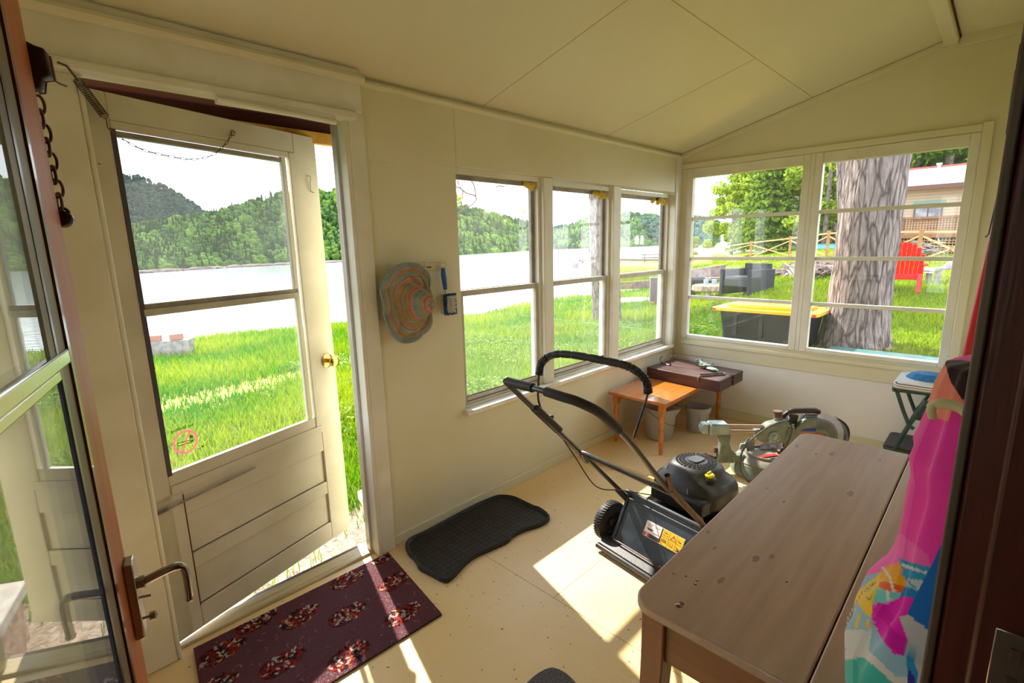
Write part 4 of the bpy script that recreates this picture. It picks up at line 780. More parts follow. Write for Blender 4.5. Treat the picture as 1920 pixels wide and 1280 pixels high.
b = MB(); b.tube(smooth_path([sp3(.475, -.02, .405), sp3(.45, -.02, .385), sp3(.44, -.02, .36)], 5), .012, 10); spr(b, [(.46, .32), (.53, .32), (.54, .38), (.48, .39)], -.06, -.02); spr(b, [(.56, .34), (.66, .33), (.66, .385), (.575, .385)], -.05, -.02); b.build('motor_housing', BLACKP, ST, bevel=.005)
b = MB(); spr(b, [(.565, .345), (.655, .335), (.655, .378), (.58, .38)], -.02, -.015); b.build('blue_grey_cover', M('cover_lilac', (.30, .34, .45), rough=.4), ST)
b = MB(); spr(b, [(.535, .29), (.56, .305), (.63, .31), (.63, .287)], .0222, .0232); b.build('blue_decal', M('decal_blue', (.01, .04, .35), rough=.4), ST, smooth=0)
b = MB(); spr(b, [(.525, .278), (.53, .284), (.66, .281), (.70, .268), (.655, .275)], .0222, .0232); b.build('orange_decal', M('decal_orange', (.7, .12, .05), rough=.4), ST, smooth=0)
# fences
b = MB(); spr(b, [(.20, .123), (.30, .123), (.30, .195), (.255, .205), (.235, .165), (.21, .16)], -.09, -.075); spr(b, [(.34, .13), (.47, .13), (.47, .175), (.36, .19)], -.09, -.075); b.build('fence', SL, ST, bevel=.003)
b = MB(); sbx(b, .335, .475, -.074, -.072, .125, .16); b.build('fence_label', M('fence_blue_print', (.25, .28, .55), (.6, .6, .66), scale=40, rough=.5), ST)
b = MB(); b.bar(sp3(.25, .06, .128), sp3(.40, .02, .128), .03, .004); b.build('kerf_plate', M('red_plate', (.62, .02, .02), rough=.4), ST)
b = MB(); b.cyl(sp3(.40, .09, .03), sp3(.40, .09, .16), .012, n=10); b.bar(sp3(.39, .09, .158), sp3(.45, -.0, .165), .022, .014); b.cyl(sp3(.45, 0, .12), sp3(.45, 0, .215), .007, n=8); b.cyl(sp3(.45, 0, .205), sp3(.45, 0, .22), .025, .02, n=6); b.cyl(sp3(.38, .09, .165), sp3(.38, .09, .178), .012, n=6); b.cyl(sp3(.36, .10, .06), sp3(.42, .10, .06), .006, n=8); b.build('work_clamp', SR, ST)
b = MB(); b.tube(smooth_path([sp3(.47, -.02, .385), sp3(.44, .05, .375), sp3(.38, .07, .37), sp3(.30, .07, .33), sp3(.20, .09, .26), sp3(.13, .13, .19), sp3(.11, .17, .10), sp3(.14, .21, .04), sp3(.2, .23, .02), sp3(.30, .24, .012), sp3(.38, .22, .05), sp3(.39, .17, .10), sp3(.42, .08, .18), sp3(.46, .05, .26), sp3(.47, .04, .32), sp3(.45, .02, .36)], 7), .0055, 8)
b.tube(smooth_path([sp3(.30, .24, .012), sp3(.17, .27, .045), sp3(.13, .30, .05), sp3(.18, .31, .04), sp3(.3, .31, .035), sp3(.4, .3, .03)], 6), .0045, 8); b.build('power_cord', CORD, ST)

# ================================================================ STEP STOOL
GT = M('dark_green_tube', (.012, .045, .035), (.02, .06, .05), scale=20, rough=.35)
TRD = M('ribbed_tread', (.055, .05, .055), (.08, .07, .075), scale=120, stretch=(.1, 1, .1), rough=.6)
t = thing('step_stool', 'dark green folding step stool with black treads in far right corner', 'step stool', (3.95, .3, 0))
def tread(y0, y1, z, x0, x1, parent):
    b = MB(); b.prism(rrect(x0, x1, y0, y1, (.03, .03, .03, .03)), z - .008, z + .01); tr = b.build('tread', TRD, parent, bevel=.004)
    b = MB(); b.prism(rrect(x0 - .004, x1 + .004, y0 - .004, y1 + .004, (.032,) * 4), z - .03, z - .008); b.build('tread_rim', GT, tr)
tread(.235, .42, .185, 3.80, 4.08, t); tread(.13, .30, .40, 3.86, 4.08, t)
for x in (3.79, 4.10):
    b = MB(); b.tube([(x, .43, .01), (x, .355, .19), (x, .30, .36), (x, .24, .52)], .011, 10); b.build('leg', GT, t)
    b = MB(); b.tube([(x, .385, .55), (x, .345, .44), (x, .305, .345), (x, .28, .33)], .0115, 10); b.build('upper_arm', GT, t)
    b = MB(); b.tube([(x, .08, .01), (x, .10, .3), (x, .13, .56)], .011, 10); b.build('leg', GT, t)
b = MB(); b.tube(smooth_path([(3.79, .12, .57), (3.79, .38, .56), (3.80, .40, .56), (3.92, .41, .56), (4.08, .40, .56), (4.10, .38, .56), (4.10, .12, .57)], 5), .0125, 10); b.build('seat_frame', GT, t)
b = MB(); P = rrect(3.775, 4.115, .09, .41, (.03,) * 4, 5); stp = []
b.prism(P, .568, .615)
STR = bpy.data.materials.new('striped_vinyl'); STR.use_nodes = True; N_ = STR.node_tree.nodes; L_ = STR.node_tree.links
g_ = N_.new('ShaderNodeNewGeometry'); sxx = N_.new('ShaderNodeSeparateXYZ'); L_.new(g_.outputs['Position'], sxx.inputs[0])
ad = N_.new('ShaderNodeMath'); ad.operation = 'MULTIPLY_ADD'; L_.new(sxx.outputs['Z'], ad.inputs[0]); ad.inputs[1].default_value = -1.5; L_.new(sxx.outputs['X'], ad.inputs[2])
mu = N_.new('ShaderNodeMath'); mu.operation = 'MULTIPLY'; L_.new(ad.outputs[0], mu.inputs[0]); mu.inputs[1].default_value = 48
frc = N_.new('ShaderNodeMath'); frc.operation = 'FRACT'; L_.new(mu.outputs[0], frc.inputs[0]); gt = N_.new('ShaderNodeMath'); gt.operation = 'GREATER_THAN'; L_.new(frc.outputs[0], gt.inputs[0]); gt.inputs[1].default_value = .62
mxx = N_.new('ShaderNodeMixRGB'); L_.new(gt.outputs[0], mxx.inputs[0]); mxx.inputs[1].default_value = (.78, .76, .70, 1); mxx.inputs[2].default_value = (.10, .10, .13, 1); L_.new(mxx.outputs[0], N_['Principled BSDF'].inputs['Base Color'])
b.build('striped_seat', STR, t, bevel=.015, seg=4)
t = thing('blue_cap', 'bright blue folded cloth cap lying on striped stool seat', 'cap', (3.97, .25, .616))
b = MB(); P = []
for i in range(9):
    f_ = i / 8; P.append([Vector((3.98 + .10 * (1 - f_ * .3) * math.cos(q), .25 + .12 * (1 - f_ * .35) * math.sin(q), .617 + .028 * math.sin(f_ * 1.57) + .004 * math.sin(q * 9) * f_)) for q in np.linspace(0, 6.283, 36, endpoint=False)])
b.grid(P, closed=True); b.add(P[-1], [tuple(range(36))]); b.build('cap_body', M('cap_blue', (.02, .16, .42), (.03, .22, .5), scale=30, rough=.8), t); b = MB(); blob(b, (3.93, .19, .655), .018, (1, 1, .7), 4, .2); b.build('cap_button', BLACKR, t)
# broom handle
b = MB(); b.cyl((1.05, .075, .35), (1.45, .012, 1.62), .011, n=12); o = b.build('broom_handle', M('red_handle', (.65, .02, .015), rough=.3)); tag(o, 'red broom handle leaning behind the hanging robe at right', 'broom')
b = MB(); b.cyl((1.60, .02, .95), (1.6, .02, 1.28), .012, n=10); o = b.build('dark_pole', M('pole_dark_green', (.02, .05, .03), rough=.4)); tag(o, 'short dark green pole beside the red broom handle', 'pole')
b = MB(); b.box(2.2, 2.32, .002, .045, 1.80, 2.05); t = tag(b.build('wall_plaque', BROWNM, bevel=.002), 'narrow dark plaque on the house wall near ceiling, seen edge-on', 'plaque')
b = MB(); b.box(2.21, 2.31, .0451, .047, 1.86, 1.98); b.build('mirror_insert', METAL, t); b = MB(); b.tube([(2.25, .03, 1.80), (2.25, .04, 1.65), (2.25, .048, 1.50), (2.25, .055, 1.49)], .002, 6); b.build('hanging_cord', BLACKT, t)

# ================================================================ ROBE AND BEACH TOWEL
def yz(px, py, x=.85): r = ray(px, py); q = EYE + r * (x - EYE[0]) / r[0]; return (q[1], q[2])
RMAT = M('fleece_print', (1, 1, 1), rough=1, attr=True, bump=.12, bscale=500, sheen=.25, spec=.1)
prof = [(1.345, .012), (1.335, .039), (1.305, .047), (1.267, .051), (1.217, .062), (1.187, .056), (1.13, .060), (1.079, .061), (1.04, .066), (1.017, .073), (.974, .095), (.92, .108), (.85, .100), (.80, .09), (.6, .07), (.42, .06)]
pz_ = np.array([p[0] for p in prof])[::-1]; py_ = np.array([p[1] for p in prof])[::-1]
nz, nt_ = 460, 280
def px2(pts): return [yz(*p) for p in pts]
zones = [
    ((.90, .05, .42), [(1500, 600), (1900, 600), (1900, 1400), (1500, 1400)]),
    ((.03, .012, .02), [(1768, 676), (1800, 674), (1900, 690), (1880, 760), (1800, 748), (1782, 715)]),
    ((.9, .26, .2), [(1745, 715), (1770, 676), (1782, 715), (1806, 752), (1785, 768), (1778, 790), (1752, 782), (1740, 765)]),
    ((.92, .12, .48), [(1690, 1000), (1740, 1040), (1745, 1065), (1600, 1100), (1600, 1000)]),
    # lower towel print
    ((.28, .46, .58), [(1560, 1095), (1690, 1062), (1760, 1080), (1740, 1400), (1560, 1400)]),
    ((.62, .60, .58), [(1580, 1180), (1635, 1180), (1625, 1240), (1600, 1225), (1580, 1210)]),
    ((.85, .52, .01), [(1580, 1140), (1600, 1115), (1655, 1070), (1660, 1072), (1636, 1158), (1622, 1150), (1608, 1130)]),
    ((.80, .35, .01), [(1655, 1062), (1688, 1054), (1702, 1085), (1698, 1100), (1660, 1092), (1650, 1085)]),
    ((.72, .10, .01), [(1649, 1089), (1660, 1090), (1698, 1099), (1692, 1110), (1676, 1112), (1647, 1100)]),
    ((.16, .55, .50), [(1642, 1103), (1676, 1110), (1688, 1118), (1682, 1128), (1665, 1131), (1638, 1127)]),
    ((.01, .20, .48), [(1698, 1098), (1725, 1110), (1712, 1122), (1688, 1118), (1690, 1110)]),
    ((.75, .012, .42), [(1636, 1128), (1665, 1131), (1690, 1118), (1730, 1122), (1715, 1160), (1700, 1230), (1676, 1226), (1655, 1200), (1634, 1158)]),
    ((.65, .60, .56), [(1560, 1218), (1625, 1216), (1650, 1240), (1680, 1268), (1740, 1270), (1740, 1290), (1680, 1285), (1620, 1232), (1560, 1240)]),
    ((.05, .42, .36), [(1560, 1240), (1620, 1232), (1680, 1284), (1740, 1290), (1740, 1500), (1560, 1500)]),
    ((.03, .28, .55), [(1684, 1045), (1702, 1052), (1744, 1063), (1735, 1085), (1722, 1106), (1712, 1100), (1695, 1082)]),
    ((.62, .62, .60), [(1690, 1055), (1738, 1072), (1736, 1076), (1690, 1062)]),
    ((.50, .56, .60), [(1702, 1085), (1735, 1088), (1722, 1106)]),
    ((.01, .13, .48), [(1765, 1020), (1900, 1010), (1860, 1190), (1740, 1186), (1700, 1152), (1720, 1110), (1745, 1062)]),
    ((.52, .48, .46), [(1686, 1156), (1702, 1152), (1740, 1180), (1860, 1196), (1800, 1500), (1700, 1500), (1722, 1260), (1702, 1200)]),
    ((.02, .25, .55), [(1700, 1198), (1712, 1215), (1713, 1240), (1722, 1262), (1718, 1290), (1700, 1250)]),
    ((.03, .03, .30), [(1702, 1250), (1716, 1270), (1712, 1400), (1700, 1400)]),
]
zn = [(c, px2(p)) for c, p in zones]
stick = [px2(l) for l in ([(1656, 1064), (1668, 1082), (1676, 1110)], [(1664, 1108), (1665, 1130)])]
rays_ = [px2(l) for l in ([(1594, 1147), (1602, 1138)], [(1604, 1180), (1611, 1152)], [(1625, 1176), (1628, 1162)])]
face = [px2(l) for l in ([(1621, 1108), (1624, 1103), (1629, 1103)], [(1635, 1098), (1637, 1093), (1642, 1092)], [(1625, 1119), (1629, 1124), (1635, 1120), (1634, 1113)])]
def dseg(p, a, c_): 
    a = np.array(a); c_ = np.array(c_); d = c_ - a; k = max(0, min(1, np.dot(np.array(p) - a, d) / max(1e-9, d.dot(d)))); return np.linalg.norm(np.array(p) - a - d * k)
def pcol(y, z, xs):
    k = (.85 / xs); p = (y * k, 1.5 + (z - 1.5) * k); c = zn[0][0]
    for cc_, poly in zn[1:]:
        if inside(p, poly): c = cc_
    if .9 < p[1] < 1.02:
        for l, cc_, wd in [(s, (.7, .66, .62), .0016) for s in stick] + [(s, (.85, .5, .01), .0018) for s in rays_] + [(s, (.05, .22, .03), .0009) for s in face]:
            for i in range(len(l) - 1):
                if dseg(p, l[i], l[i + 1]) < wd: c = cc_
    return c
def cloth(zs, ts, col_on=True):
    V = []; cl = []
    for z in zs:
        ry = float(np.interp(z, pz_, py_))
        for tt in ts:
            th = math.pi * tt; fold = .011 * math.sin(th * 9 + z * 4) + .010 * noise.noise(Vector((th * 2.0, z * 7, 1)))
            fa = min(1, (1.345 - z) / .12); rx = .14 * (.35 + .65 * fa) + (.03 if z < 1 else 0)
            wob = fold * (.3 + .7 * fa) * math.sin(th)
            y = .004 + (ry - .004) * math.sin(th) ** .8 - (.006 * math.sin(th) * (0 if abs(th - 2.0) > .9 else 0)); x = .86 - rx * math.cos(th) * -1
            x = .86 - rx * math.cos(th); y += wob * (.35 if th > .9 else 1)
            V.append((x, y, z)); cl.append(pcol(y, z, x))
    return V, cl
zs = np.concatenate([np.linspace(1.345, 1.24, 140), np.linspace(1.2385, .46, nz - 140)]); ts = np.linspace(0, 1, nt_) ** 1.9
V, cl = cloth(zs, ts); idx = np.arange(nz * nt_).reshape(nz, nt_); Fq = np.stack([idx[:-1, :-1], idx[1:, :-1], idx[1:, 1:], idx[:-1, 1:]], -1).reshape(-1, 4)
zsp = np.searchsorted(-zs, -1.04)
t = thing('hooded_robe', 'pink fleece hooded robe hanging on a hanger at right doorway', 'robe', (.86, .03, 1.3))
cl = np.array(cl); V = np.array(V)
def sub(name, r0, r1, parent):
    s = slice(r0 * nt_, r1 * nt_); nn_ = r1 - r0; ix = np.arange(nn_ * nt_).reshape(nn_, nt_); fq = np.stack([ix[:-1, :-1], ix[1:, :-1], ix[1:, 1:], ix[:-1, 1:]], -1).reshape(-1, 4)
    return mobj(name, fast_mesh(name, V[s], fq, RMAT, col=cl[s], smooth=True), parent)
r1 = int(np.searchsorted(-zs, -1.262)); sub('hood', 0, r1 + 1, t); sub('body', r1, zsp + 1, t)
t2 = thing('beach_towel', 'colourful beach towel with smiling sun print hanging under pink robe', 'towel', (.86, .03, 1.0))
sub('towel_cloth', zsp, nz, t2)
b = MB(); 
for k in range(26):
    z = 1.0 - .0085 * k; yy = float(np.interp(z, pz_, py_)); b.cyl((.835, yy + .0015, z), (.833, yy + .0005, z - .004), .0012, n=5)
b.build('stitching', M('stitch_white', (.7, .66, .6), rough=1), t2)
t = thing('coat_hanger', 'cream plastic coat hanger showing in front of pink robe', 'hanger', (.82, .05, 1.26))
b = MB(); hp = [(1749, 784, .73), (1746, 766, .73), (1758, 757, .73), (1798, 763, .725), (1828, 790, .72), (1850, 832, .71)]
pts = []
for px_, py_2, xx in hp:
    r = ray(px_, py_2); q = EYE + r * xx / r[0]; pts.append(Vector((q[0] - .085, q[1], q[2])) if False else Vector(EYE + r * xx / r[0]))
b.tube(smooth_path(pts, 5), [.0045] * 10 + [.0062] * 16, 10); b.build('hanger_arm', M('hanger_cream', (.62, .52, .30), rough=.4), t)

# ================================================================ OUTSIDE: ground, lake, far hills
LAKE = -2.2
_th = [-30, 10, 20, 25.5, 26.6, 30.5, 39.7, 48.3, 63.9, 79.2, 120, 160]; _rr = [400, 200, 80, 72, 29, 26.2, 23.1, 18.2, 17.9, 17.1, 19.7, 30]
def Rn(th): return np.interp(th, _th, _rr)
def smn(x, a, b): t_ = np.clip((x - a) / (b - a), 0, 1); return t_ * t_ * (3 - 2 * t_)
def gz(x, y):
    x = np.asarray(x, float); y = np.asarray(y, float); r = np.hypot(x, y); th = np.degrees(np.arctan2(y, x)); th = np.where(th < -90, 150, th)
    w_ = 1 - smn(th, 10, 34); R_ = Rn(th)
    z = -.4 + w_ * (.85 * smn(x, 3.6, 6) + .02 * np.maximum(0, r - 7)) - (1 - w_) * .6 * np.clip((r - 6) / (R_ - 6), 0, 1)
    z = z + .03 * np.sin(x * 1.7 + y) * np.sin(y * 1.3 - x * .6)
    spit = smn(th, 15, 20) * (1 - smn(th, 32.5, 34)) * smn(r, 41.5, 42.5) * (1 - smn(r, 66, 67))
    off = smn(r - R_, 0, .9) * (1 - spit)
    return z * (1 - off) + (-2.9) * off + spit * smn(r - R_, 0, .9) * (-.55 - z)
def atz(px, py, z): d = ray(px, py); return Vector(EYE + d * (z - EYE[2]) / d[2])
def gp(px, py):
    d = ray(px, py); d = d / np.linalg.norm(d); t_ = 3.0
    while t_ < 400:
        p = EYE + d * t_
        if p[2] < gz(p[0], p[1]): break
        t_ += max(.02, t_ * .002)
    return Vector((p[0], p[1], float(gz(p[0], p[1]))))
def at(px, py, D):   # point at horizontal distance D along the ray
    d = ray(px, py); return Vector(EYE + d * D / math.hypot(d[0], d[1]))
nr, na = 420, 560
rs = np.concatenate([np.linspace(.0, 2, 6), np.geomspace(2.05, 150, nr - 6)]); an = np.radians(np.linspace(-25, 165, na))
Rg, Ag = np.meshgrid(rs, an, indexing='ij'); X = Rg * np.cos(Ag); Y = Rg * np.sin(Ag); Z = gz(X, Y)
foot = (X > -.9) & (X < 4.35) & (Y < 2.3); Z = np.where(foot, -.42, Z)
NV = np.array([[noise.noise(Vector((x * .35, y * .35, 0))) for x, y in zip(a_, b_)] for a_, b_ in zip(X[::4, ::4], Y[::4, ::4])])
NV = np.repeat(np.repeat(NV, 4, 0), 4, 1)[:nr, :na]
g1 = np.array([.05, .10, .006]); g2 = np.array([.16, .18, .015]); w_ = np.clip(NV * 1.5 + .5, 0, 1)[..., None]
col = g1 * (1 - w_) + g2 * w_
dirt = (smn(X, .0, .5) * (1 - smn(X, 1.7, 2.3)) * (1 - smn(Y, 2.9, 3.7)))[..., None]; col = col * (1 - dirt) + np.array([.33, .24, .18]) * dirt
path = (np.exp(-((Y - 7.4 - .25 * X) / .5) ** 2) * (1 - smn(X, 5, 8)))[..., None] * .6; col = col * (1 - path) + np.array([.50, .36, .14]) * path
sand = (smn(Rg, 38, 50) * smn(np.degrees(Ag), 14, 22))[..., None] * .55; col = col * (1 - sand) + np.array([.6, .52, .3]) * sand
mead = (smn(Rg, 14, 30))[..., None] * .55; col = col * (1 - mead) + np.array([.26, .28, .02]) * mead
col = col * (.75 + .5 * rng.random((nr, na, 1)))
V = np.stack([X, Y, Z], -1).reshape(-1, 3); idx = np.arange(nr * na).reshape(nr, na); Fq = np.stack([idx[:-1, :-1], idx[1:, :-1], idx[1:, 1:], idx[:-1, 1:]], -1).reshape(-1, 4)
struct(mobj('lawn_ground', fast_mesh('lawn_ground', V, Fq, M('ground', (1, 1, 1), rough=1, attr=True, bump=.8, bscale=25, spec=.1), col=col.reshape(-1, 3), smooth=True)))
# lake
wm = bpy.data.materials.new('lake_water'); wm.use_nodes = True; N_ = wm.node_tree.nodes; L_ = wm.node_tree.links; pb = N_['Principled BSDF']
pb.inputs['Base Color'].default_value = (.85, .88, .9, 1); pb.inputs['Roughness'].default_value = .12; pb.inputs['Specular IOR Level'].default_value = 1.0; pb.inputs['Metallic'].default_value = .7
g_ = N_.new('ShaderNodeNewGeometry'); mpn = N_.new('ShaderNodeMapping'); mpn.inputs['Scale'].default_value = (.45, 1.7, 1); mpn.inputs['Rotation'].default_value = (0, 0, .5); L_.new(g_.outputs['Position'], mpn.inputs[0])
n1 = N_.new('ShaderNodeTexNoise'); n1.inputs['Scale'].default_value = 1.6; n1.inputs['Detail'].default_value = 4; L_.new(mpn.outputs[0], n1.inputs[0])
bp = N_.new('ShaderNodeBump'); bp.inputs['Strength'].default_value = .45; bp.inputs['Distance'].default_value = .12; L_.new(n1.outputs[0], bp.inputs['Height']); L_.new(bp.outputs[0], pb.inputs['Normal'])
b = MB(); b.add([(-1500, -300, LAKE), (2500, -300, LAKE), (2500, 2500, LAKE), (-1500, 2500, LAKE)], [(0, 1, 2, 3)]); struct(b.build('lake', wm, smooth=0))

# tree blobs on the hills
import bmesh
def ico(sub):
    bm = bmesh.new(); bmesh.ops.create_icosphere(bm, subdivisions=sub, radius=1); v = np.array([tuple(q.co) for q in bm.verts]); f = np.array([[q.index for q in p.verts] for p in bm.faces]); bm.free(); return v, f
IV, IF = ico(2)
def conev():
    v = []; f = []; L_n = 5; n = 9
    for k in range(L_n):
        z0 = -1 + 2.6 * k / L_n; r0 = 1.0 * (1 - k / L_n) + .12
        for j in range(n): a = 2 * math.pi * j / n + k; rr_ = r0 * (1 if j % 2 else .75); v.append((rr_ * math.cos(a), rr_ * math.sin(a), z0))
        v.append((0, 0, z0 + 1.1)); o = k * (n + 1)
        for j in range(n): f.append((o + j, o + (j + 1) % n, o + n))
    return np.array(v), np.array(f)
CV, CF = conev()
def forest(name, pts, sizes, cols, conif, zs=1.15):
    Vs = []; Fs = []; Cs = []; o = 0
    for p, s, c, k in zip(pts, sizes, cols, conif):
        v, f = (CV, CF) if k else (IV, IF)
        if k: q = v * np.array([s * .62, s * .62, s * 1.25])
        else: q = v * (1 + .38 * (rng.random((len(v), 1)) - .5)) * np.array([s, s, s * zs])
        Vs.append(q + p); Fs.append(f + o); o += len(v); Cs.append(.62 * np.tile(c, (len(v), 1)) * (.7 + .6 * rng.random((len(v), 1))))
    return mobj(name, fast_mesh(name, np.concatenate(Vs), np.concatenate(Fs), FOL, col=np.concatenate(Cs), smooth=False))
FOL = M('foliage', (1, 1, 1), rough=.9, attr=True, trans=.3, spec=.1)
def hill(name, tab, n, depth, pal_, csize, pc, dist=None, flat=.0, under=(.03, .06, .02)):
    # tab rows: px, y_shore, y_ridge, distance (None: from the lake level)
    px = np.array([t_[0] for t_ in tab], float); ys = np.array([t_[1] for t_ in tab], float); yr = np.array([t_[2] for t_ in tab], float)
    ds = np.array([t_[3] if t_[3] else (lambda d: math.hypot(d[0], d[1]) * (LAKE - 1.5) / d[2])(ray(t_[0], t_[1])) for t_ in tab], float)
    def pt(p, t_, dz=0):
        y0 = np.interp(p, px, ys); y1 = np.interp(p, px, yr); d0 = np.interp(p, px, ds); y = y0 + (y1 - y0) * (t_ ** 1.1); D = d0 * (1 + depth * t_); q = at(p, y, D); return np.array(q)
    P = np.linspace(px[0], px[-1], 60); b = MB()
    b.grid([[Vector(pt(p, t_)) - Vector((0, 0, .012 * np.interp(p, px, ds) * (1 if t_ else 2))) for p in P] for t_ in np.linspace(0, 1, 8)])
    o = b.build(name + '_slope', M(name + '_floor', under, rough=1), smooth=0); struct(o)
    pts = []; sz = []; cl = []; cf = []
    for i in range(n):
        p = rng.uniform(px[0], px[-1]); t_ = rng.random(); q = pt(p, t_); D = math.hypot(q[0], q[1]); s = csize * D * rng.uniform(.6, 1.25); cn = rng.random() < pc * (1.25 if noise.noise(Vector((p * .03, t_ * 5, 2))) > 0 else .5)
        k = np.clip(.5 + 1.1 * noise.noise(Vector((p * .025, t_ * 3.5, 9))) + rng.normal() * .22, 0, 1); c = np.array(pal_[0]) * (1 - k) + np.array(pal_[1]) * k
        if cn: c = np.array(pal_[2])
        q = q + np.array([0, 0, -s * (.9 if not cn else 1.3) * t_]); pts.append(q); sz.append(s); cl.append(c); cf.append(cn)
    tag(forest(name, pts, sz, cl, cf), None, None, None, 'stuff'); return name
hill('distant_hazed_forest', [(-400, 500, 350, 420), (-100, 480, 305, 420), (60, 450, 300, 420), (228, 430, 322, 420), (262, 430, 328, 420), (300, 425, 341, 420), (340, 420, 363, 420), (392, 415, 400, 420), (430, 420, 418, 420)], 5200, .2, ((.035, .075, .07), (.06, .12, .09), (.03, .06, .06)), .0035, .3, under=(.03, .05, .05))  # blue-green palette carries the distance haze in the foliage colour
hill('hillside_forest', [(-400, 540, 480, None), (-100, 525, 440, None), (120, 511, 425, None), (228, 508, 418, None), (262, 506, 416, None), (330, 504, 404, None), (400, 500, 395, None), (450, 497, 380, None), (530, 492, 356, None), (620, 488, 350, None), (700, 486, 340, None), (860, 478, 380, None), (930, 474, 399, None), (990, 470, 414, None), (1020, 469, 440, None)], 8600, .45, ((.05, .13, .025), (.22, .38, .05), (.035, .085, .03)), .0062, .38)
hill('shore_forest', [(1020, 468, 432, None), (1050, 467, 430, None), (1080, 466, 414, None), (1110, 465, 401, None), (1150, 464, 395, None), (1200, 462, 399, None), (1240, 460, 402, None), (1300, 457, 402, None), (1345, 455, 412, None)], 1800, .4, ((.07, .17, .06), (.24, .42, .10), (.05, .12, .06)), .0055, .3)
hill('hazed_ridge_forest', [(960, 466, 425, 520), (1000, 466, 412, 520), (1030, 466, 414, 520), (1060, 466, 420, 520), (1130, 460, 412, 520), (1290, 450, 398, 520), (1345, 450, 412, 520)], 900, .2, ((.08, .20, .16), (.14, .30, .22), (.07, .16, .14)), .0035, .2)  # haze over the far ridge painted into its tree colours
hill('woodland_edge', [(1375, 452, 350, 62), (1400, 450, 270, 62), (1450, 450, 200, 60), (1500, 448, 170, 58), (1600, 446, 150, 56), (1700, 444, 120, 54), (1800, 442, 100, 54), (1900, 440, 80, 54)], 2200, .25, ((.03, .08, .015), (.22, .33, .04), (.02, .05, .015)), .0085, .25, under=(.015, .03, .01))
for nme, lbl in (('distant_hazed_forest', None),): pass
# rocks on the far shoreline
b = MB()
for k in range(46):
    p = random.uniform(235, 640); q = at(p, np.interp(p, [228, 620], [508, 488]), 118 + (p - 228) * .09); blob(b, (q.x, q.y, LAKE + .1), random.uniform(.5, 1.3), (1.6, 1.2, .45), k, .4, 8, 5)
tag(b.build('shore_rocks', M('rock', (.22, .15, .13), (.14, .10, .09), scale=1, rough=.9), smooth=0), kind='stuff')

# grass
n = 300000; th = rng.uniform(-9, 112, n); rr_ = np.exp(rng.uniform(np.log(2.35), np.log(36), n)); x = rr_ * np.cos(np.radians(th)); y = rr_ * np.sin(np.radians(th))
R_ = Rn(th); keep = ~((x > -.9) & (x < 4.4) & (y < 2.25)) & (rr_ < R_ + .3) & ~((x > .1) & (x < 1.75) & (y < 3.2) & (rng.random(n) < .94)) & ~((x > 1.26) & (x < 1.8) & (y < 2.95))
keep &= ~((np.abs(y - 7.4 - .25 * x) < .35) & (x < 6) & (rng.random(n) < .7)); keep &= ~((x > 4) & (th < 3) & (rr_ < 5)); keep &= ~(((x - 1.1) * .26 < (y - 2.35) * .85 + 99) & (x > .2) & (x < 1.15) & (y < 2.38 + 0 * x) & False)
x, y, th, rr_ = x[keep], y[keep], th[keep], rr_[keep]; n = len(x); z = gz(x, y)
mown = 1 - smn(th, 18, 30); nz_ = np.array([noise.noise(Vector((a * .45, c * .45, 3))) for a, c in zip(x, y)]); 
hgt = (.07 + .10 * np.clip(nz_ + .3, 0, 1) + .05 * smn(rr_, 5, 9)) * (1 - .6 * mown) * rng.uniform(.5, 1.3, n) * np.where(rr_ < 3.6, .8, 1)
wd = .0017 + .0010 * rr_ ** .9; a = rng.uniform(0, 6.283, n); ln_ = rng.uniform(.1, .7, n) * hgt; la = rng.uniform(0, 6.283, n)
dx = np.cos(a) * wd; dy = np.sin(a) * wd
V = np.stack([np.stack([x - dx, y - dy, z - .01], -1), np.stack([x + dx, y + dy, z - .01], -1),
              np.stack([x + dx * .6 + np.cos(la) * ln_ * .45, y + dy * .6 + np.sin(la) * ln_ * .45, z + hgt * .6], -1), np.stack([x + np.cos(la) * ln_, y + np.sin(la) * ln_, z + hgt], -1),
              np.stack([x - dx * .6 + np.cos(la) * ln_ * .45, y - dy * .6 + np.sin(la) * ln_ * .45, z + hgt * .6], -1)], 1).reshape(-1, 3)
i0 = np.arange(n)[:, None] * 5; Fq = np.concatenate([i0 + np.array([[0, 1, 2, 4]]), i0 + np.array([[4, 2, 3, 3]])[:, :4]], 0)
tri = np.concatenate([i0 + np.array([[0, 1, 2]]), i0 + np.array([[0, 2, 4]]), i0 + np.array([[4, 2, 3]])], 0)
k = np.clip(.45 + .9 * nz_ + rng.normal(0, .22, n) + .25 * mown, 0, 1)[:, None]
bc = np.array([.035, .19, .003]) * (1 - k) + np.array([.30, .38, .010]) * k; dry = rng.random(n) < .03; bc[dry] = [.30, .26, .08]
tag(mobj('grass', fast_mesh('grass', V, tri, M('grass_blade', (1, 1, 1), rough=.7, attr=True, trans=.45, spec=.15), col=np.repeat(bc, 5, 0), smooth=False)), 'bright green grass between the porch and the lake', 'grass', kind='stuff')
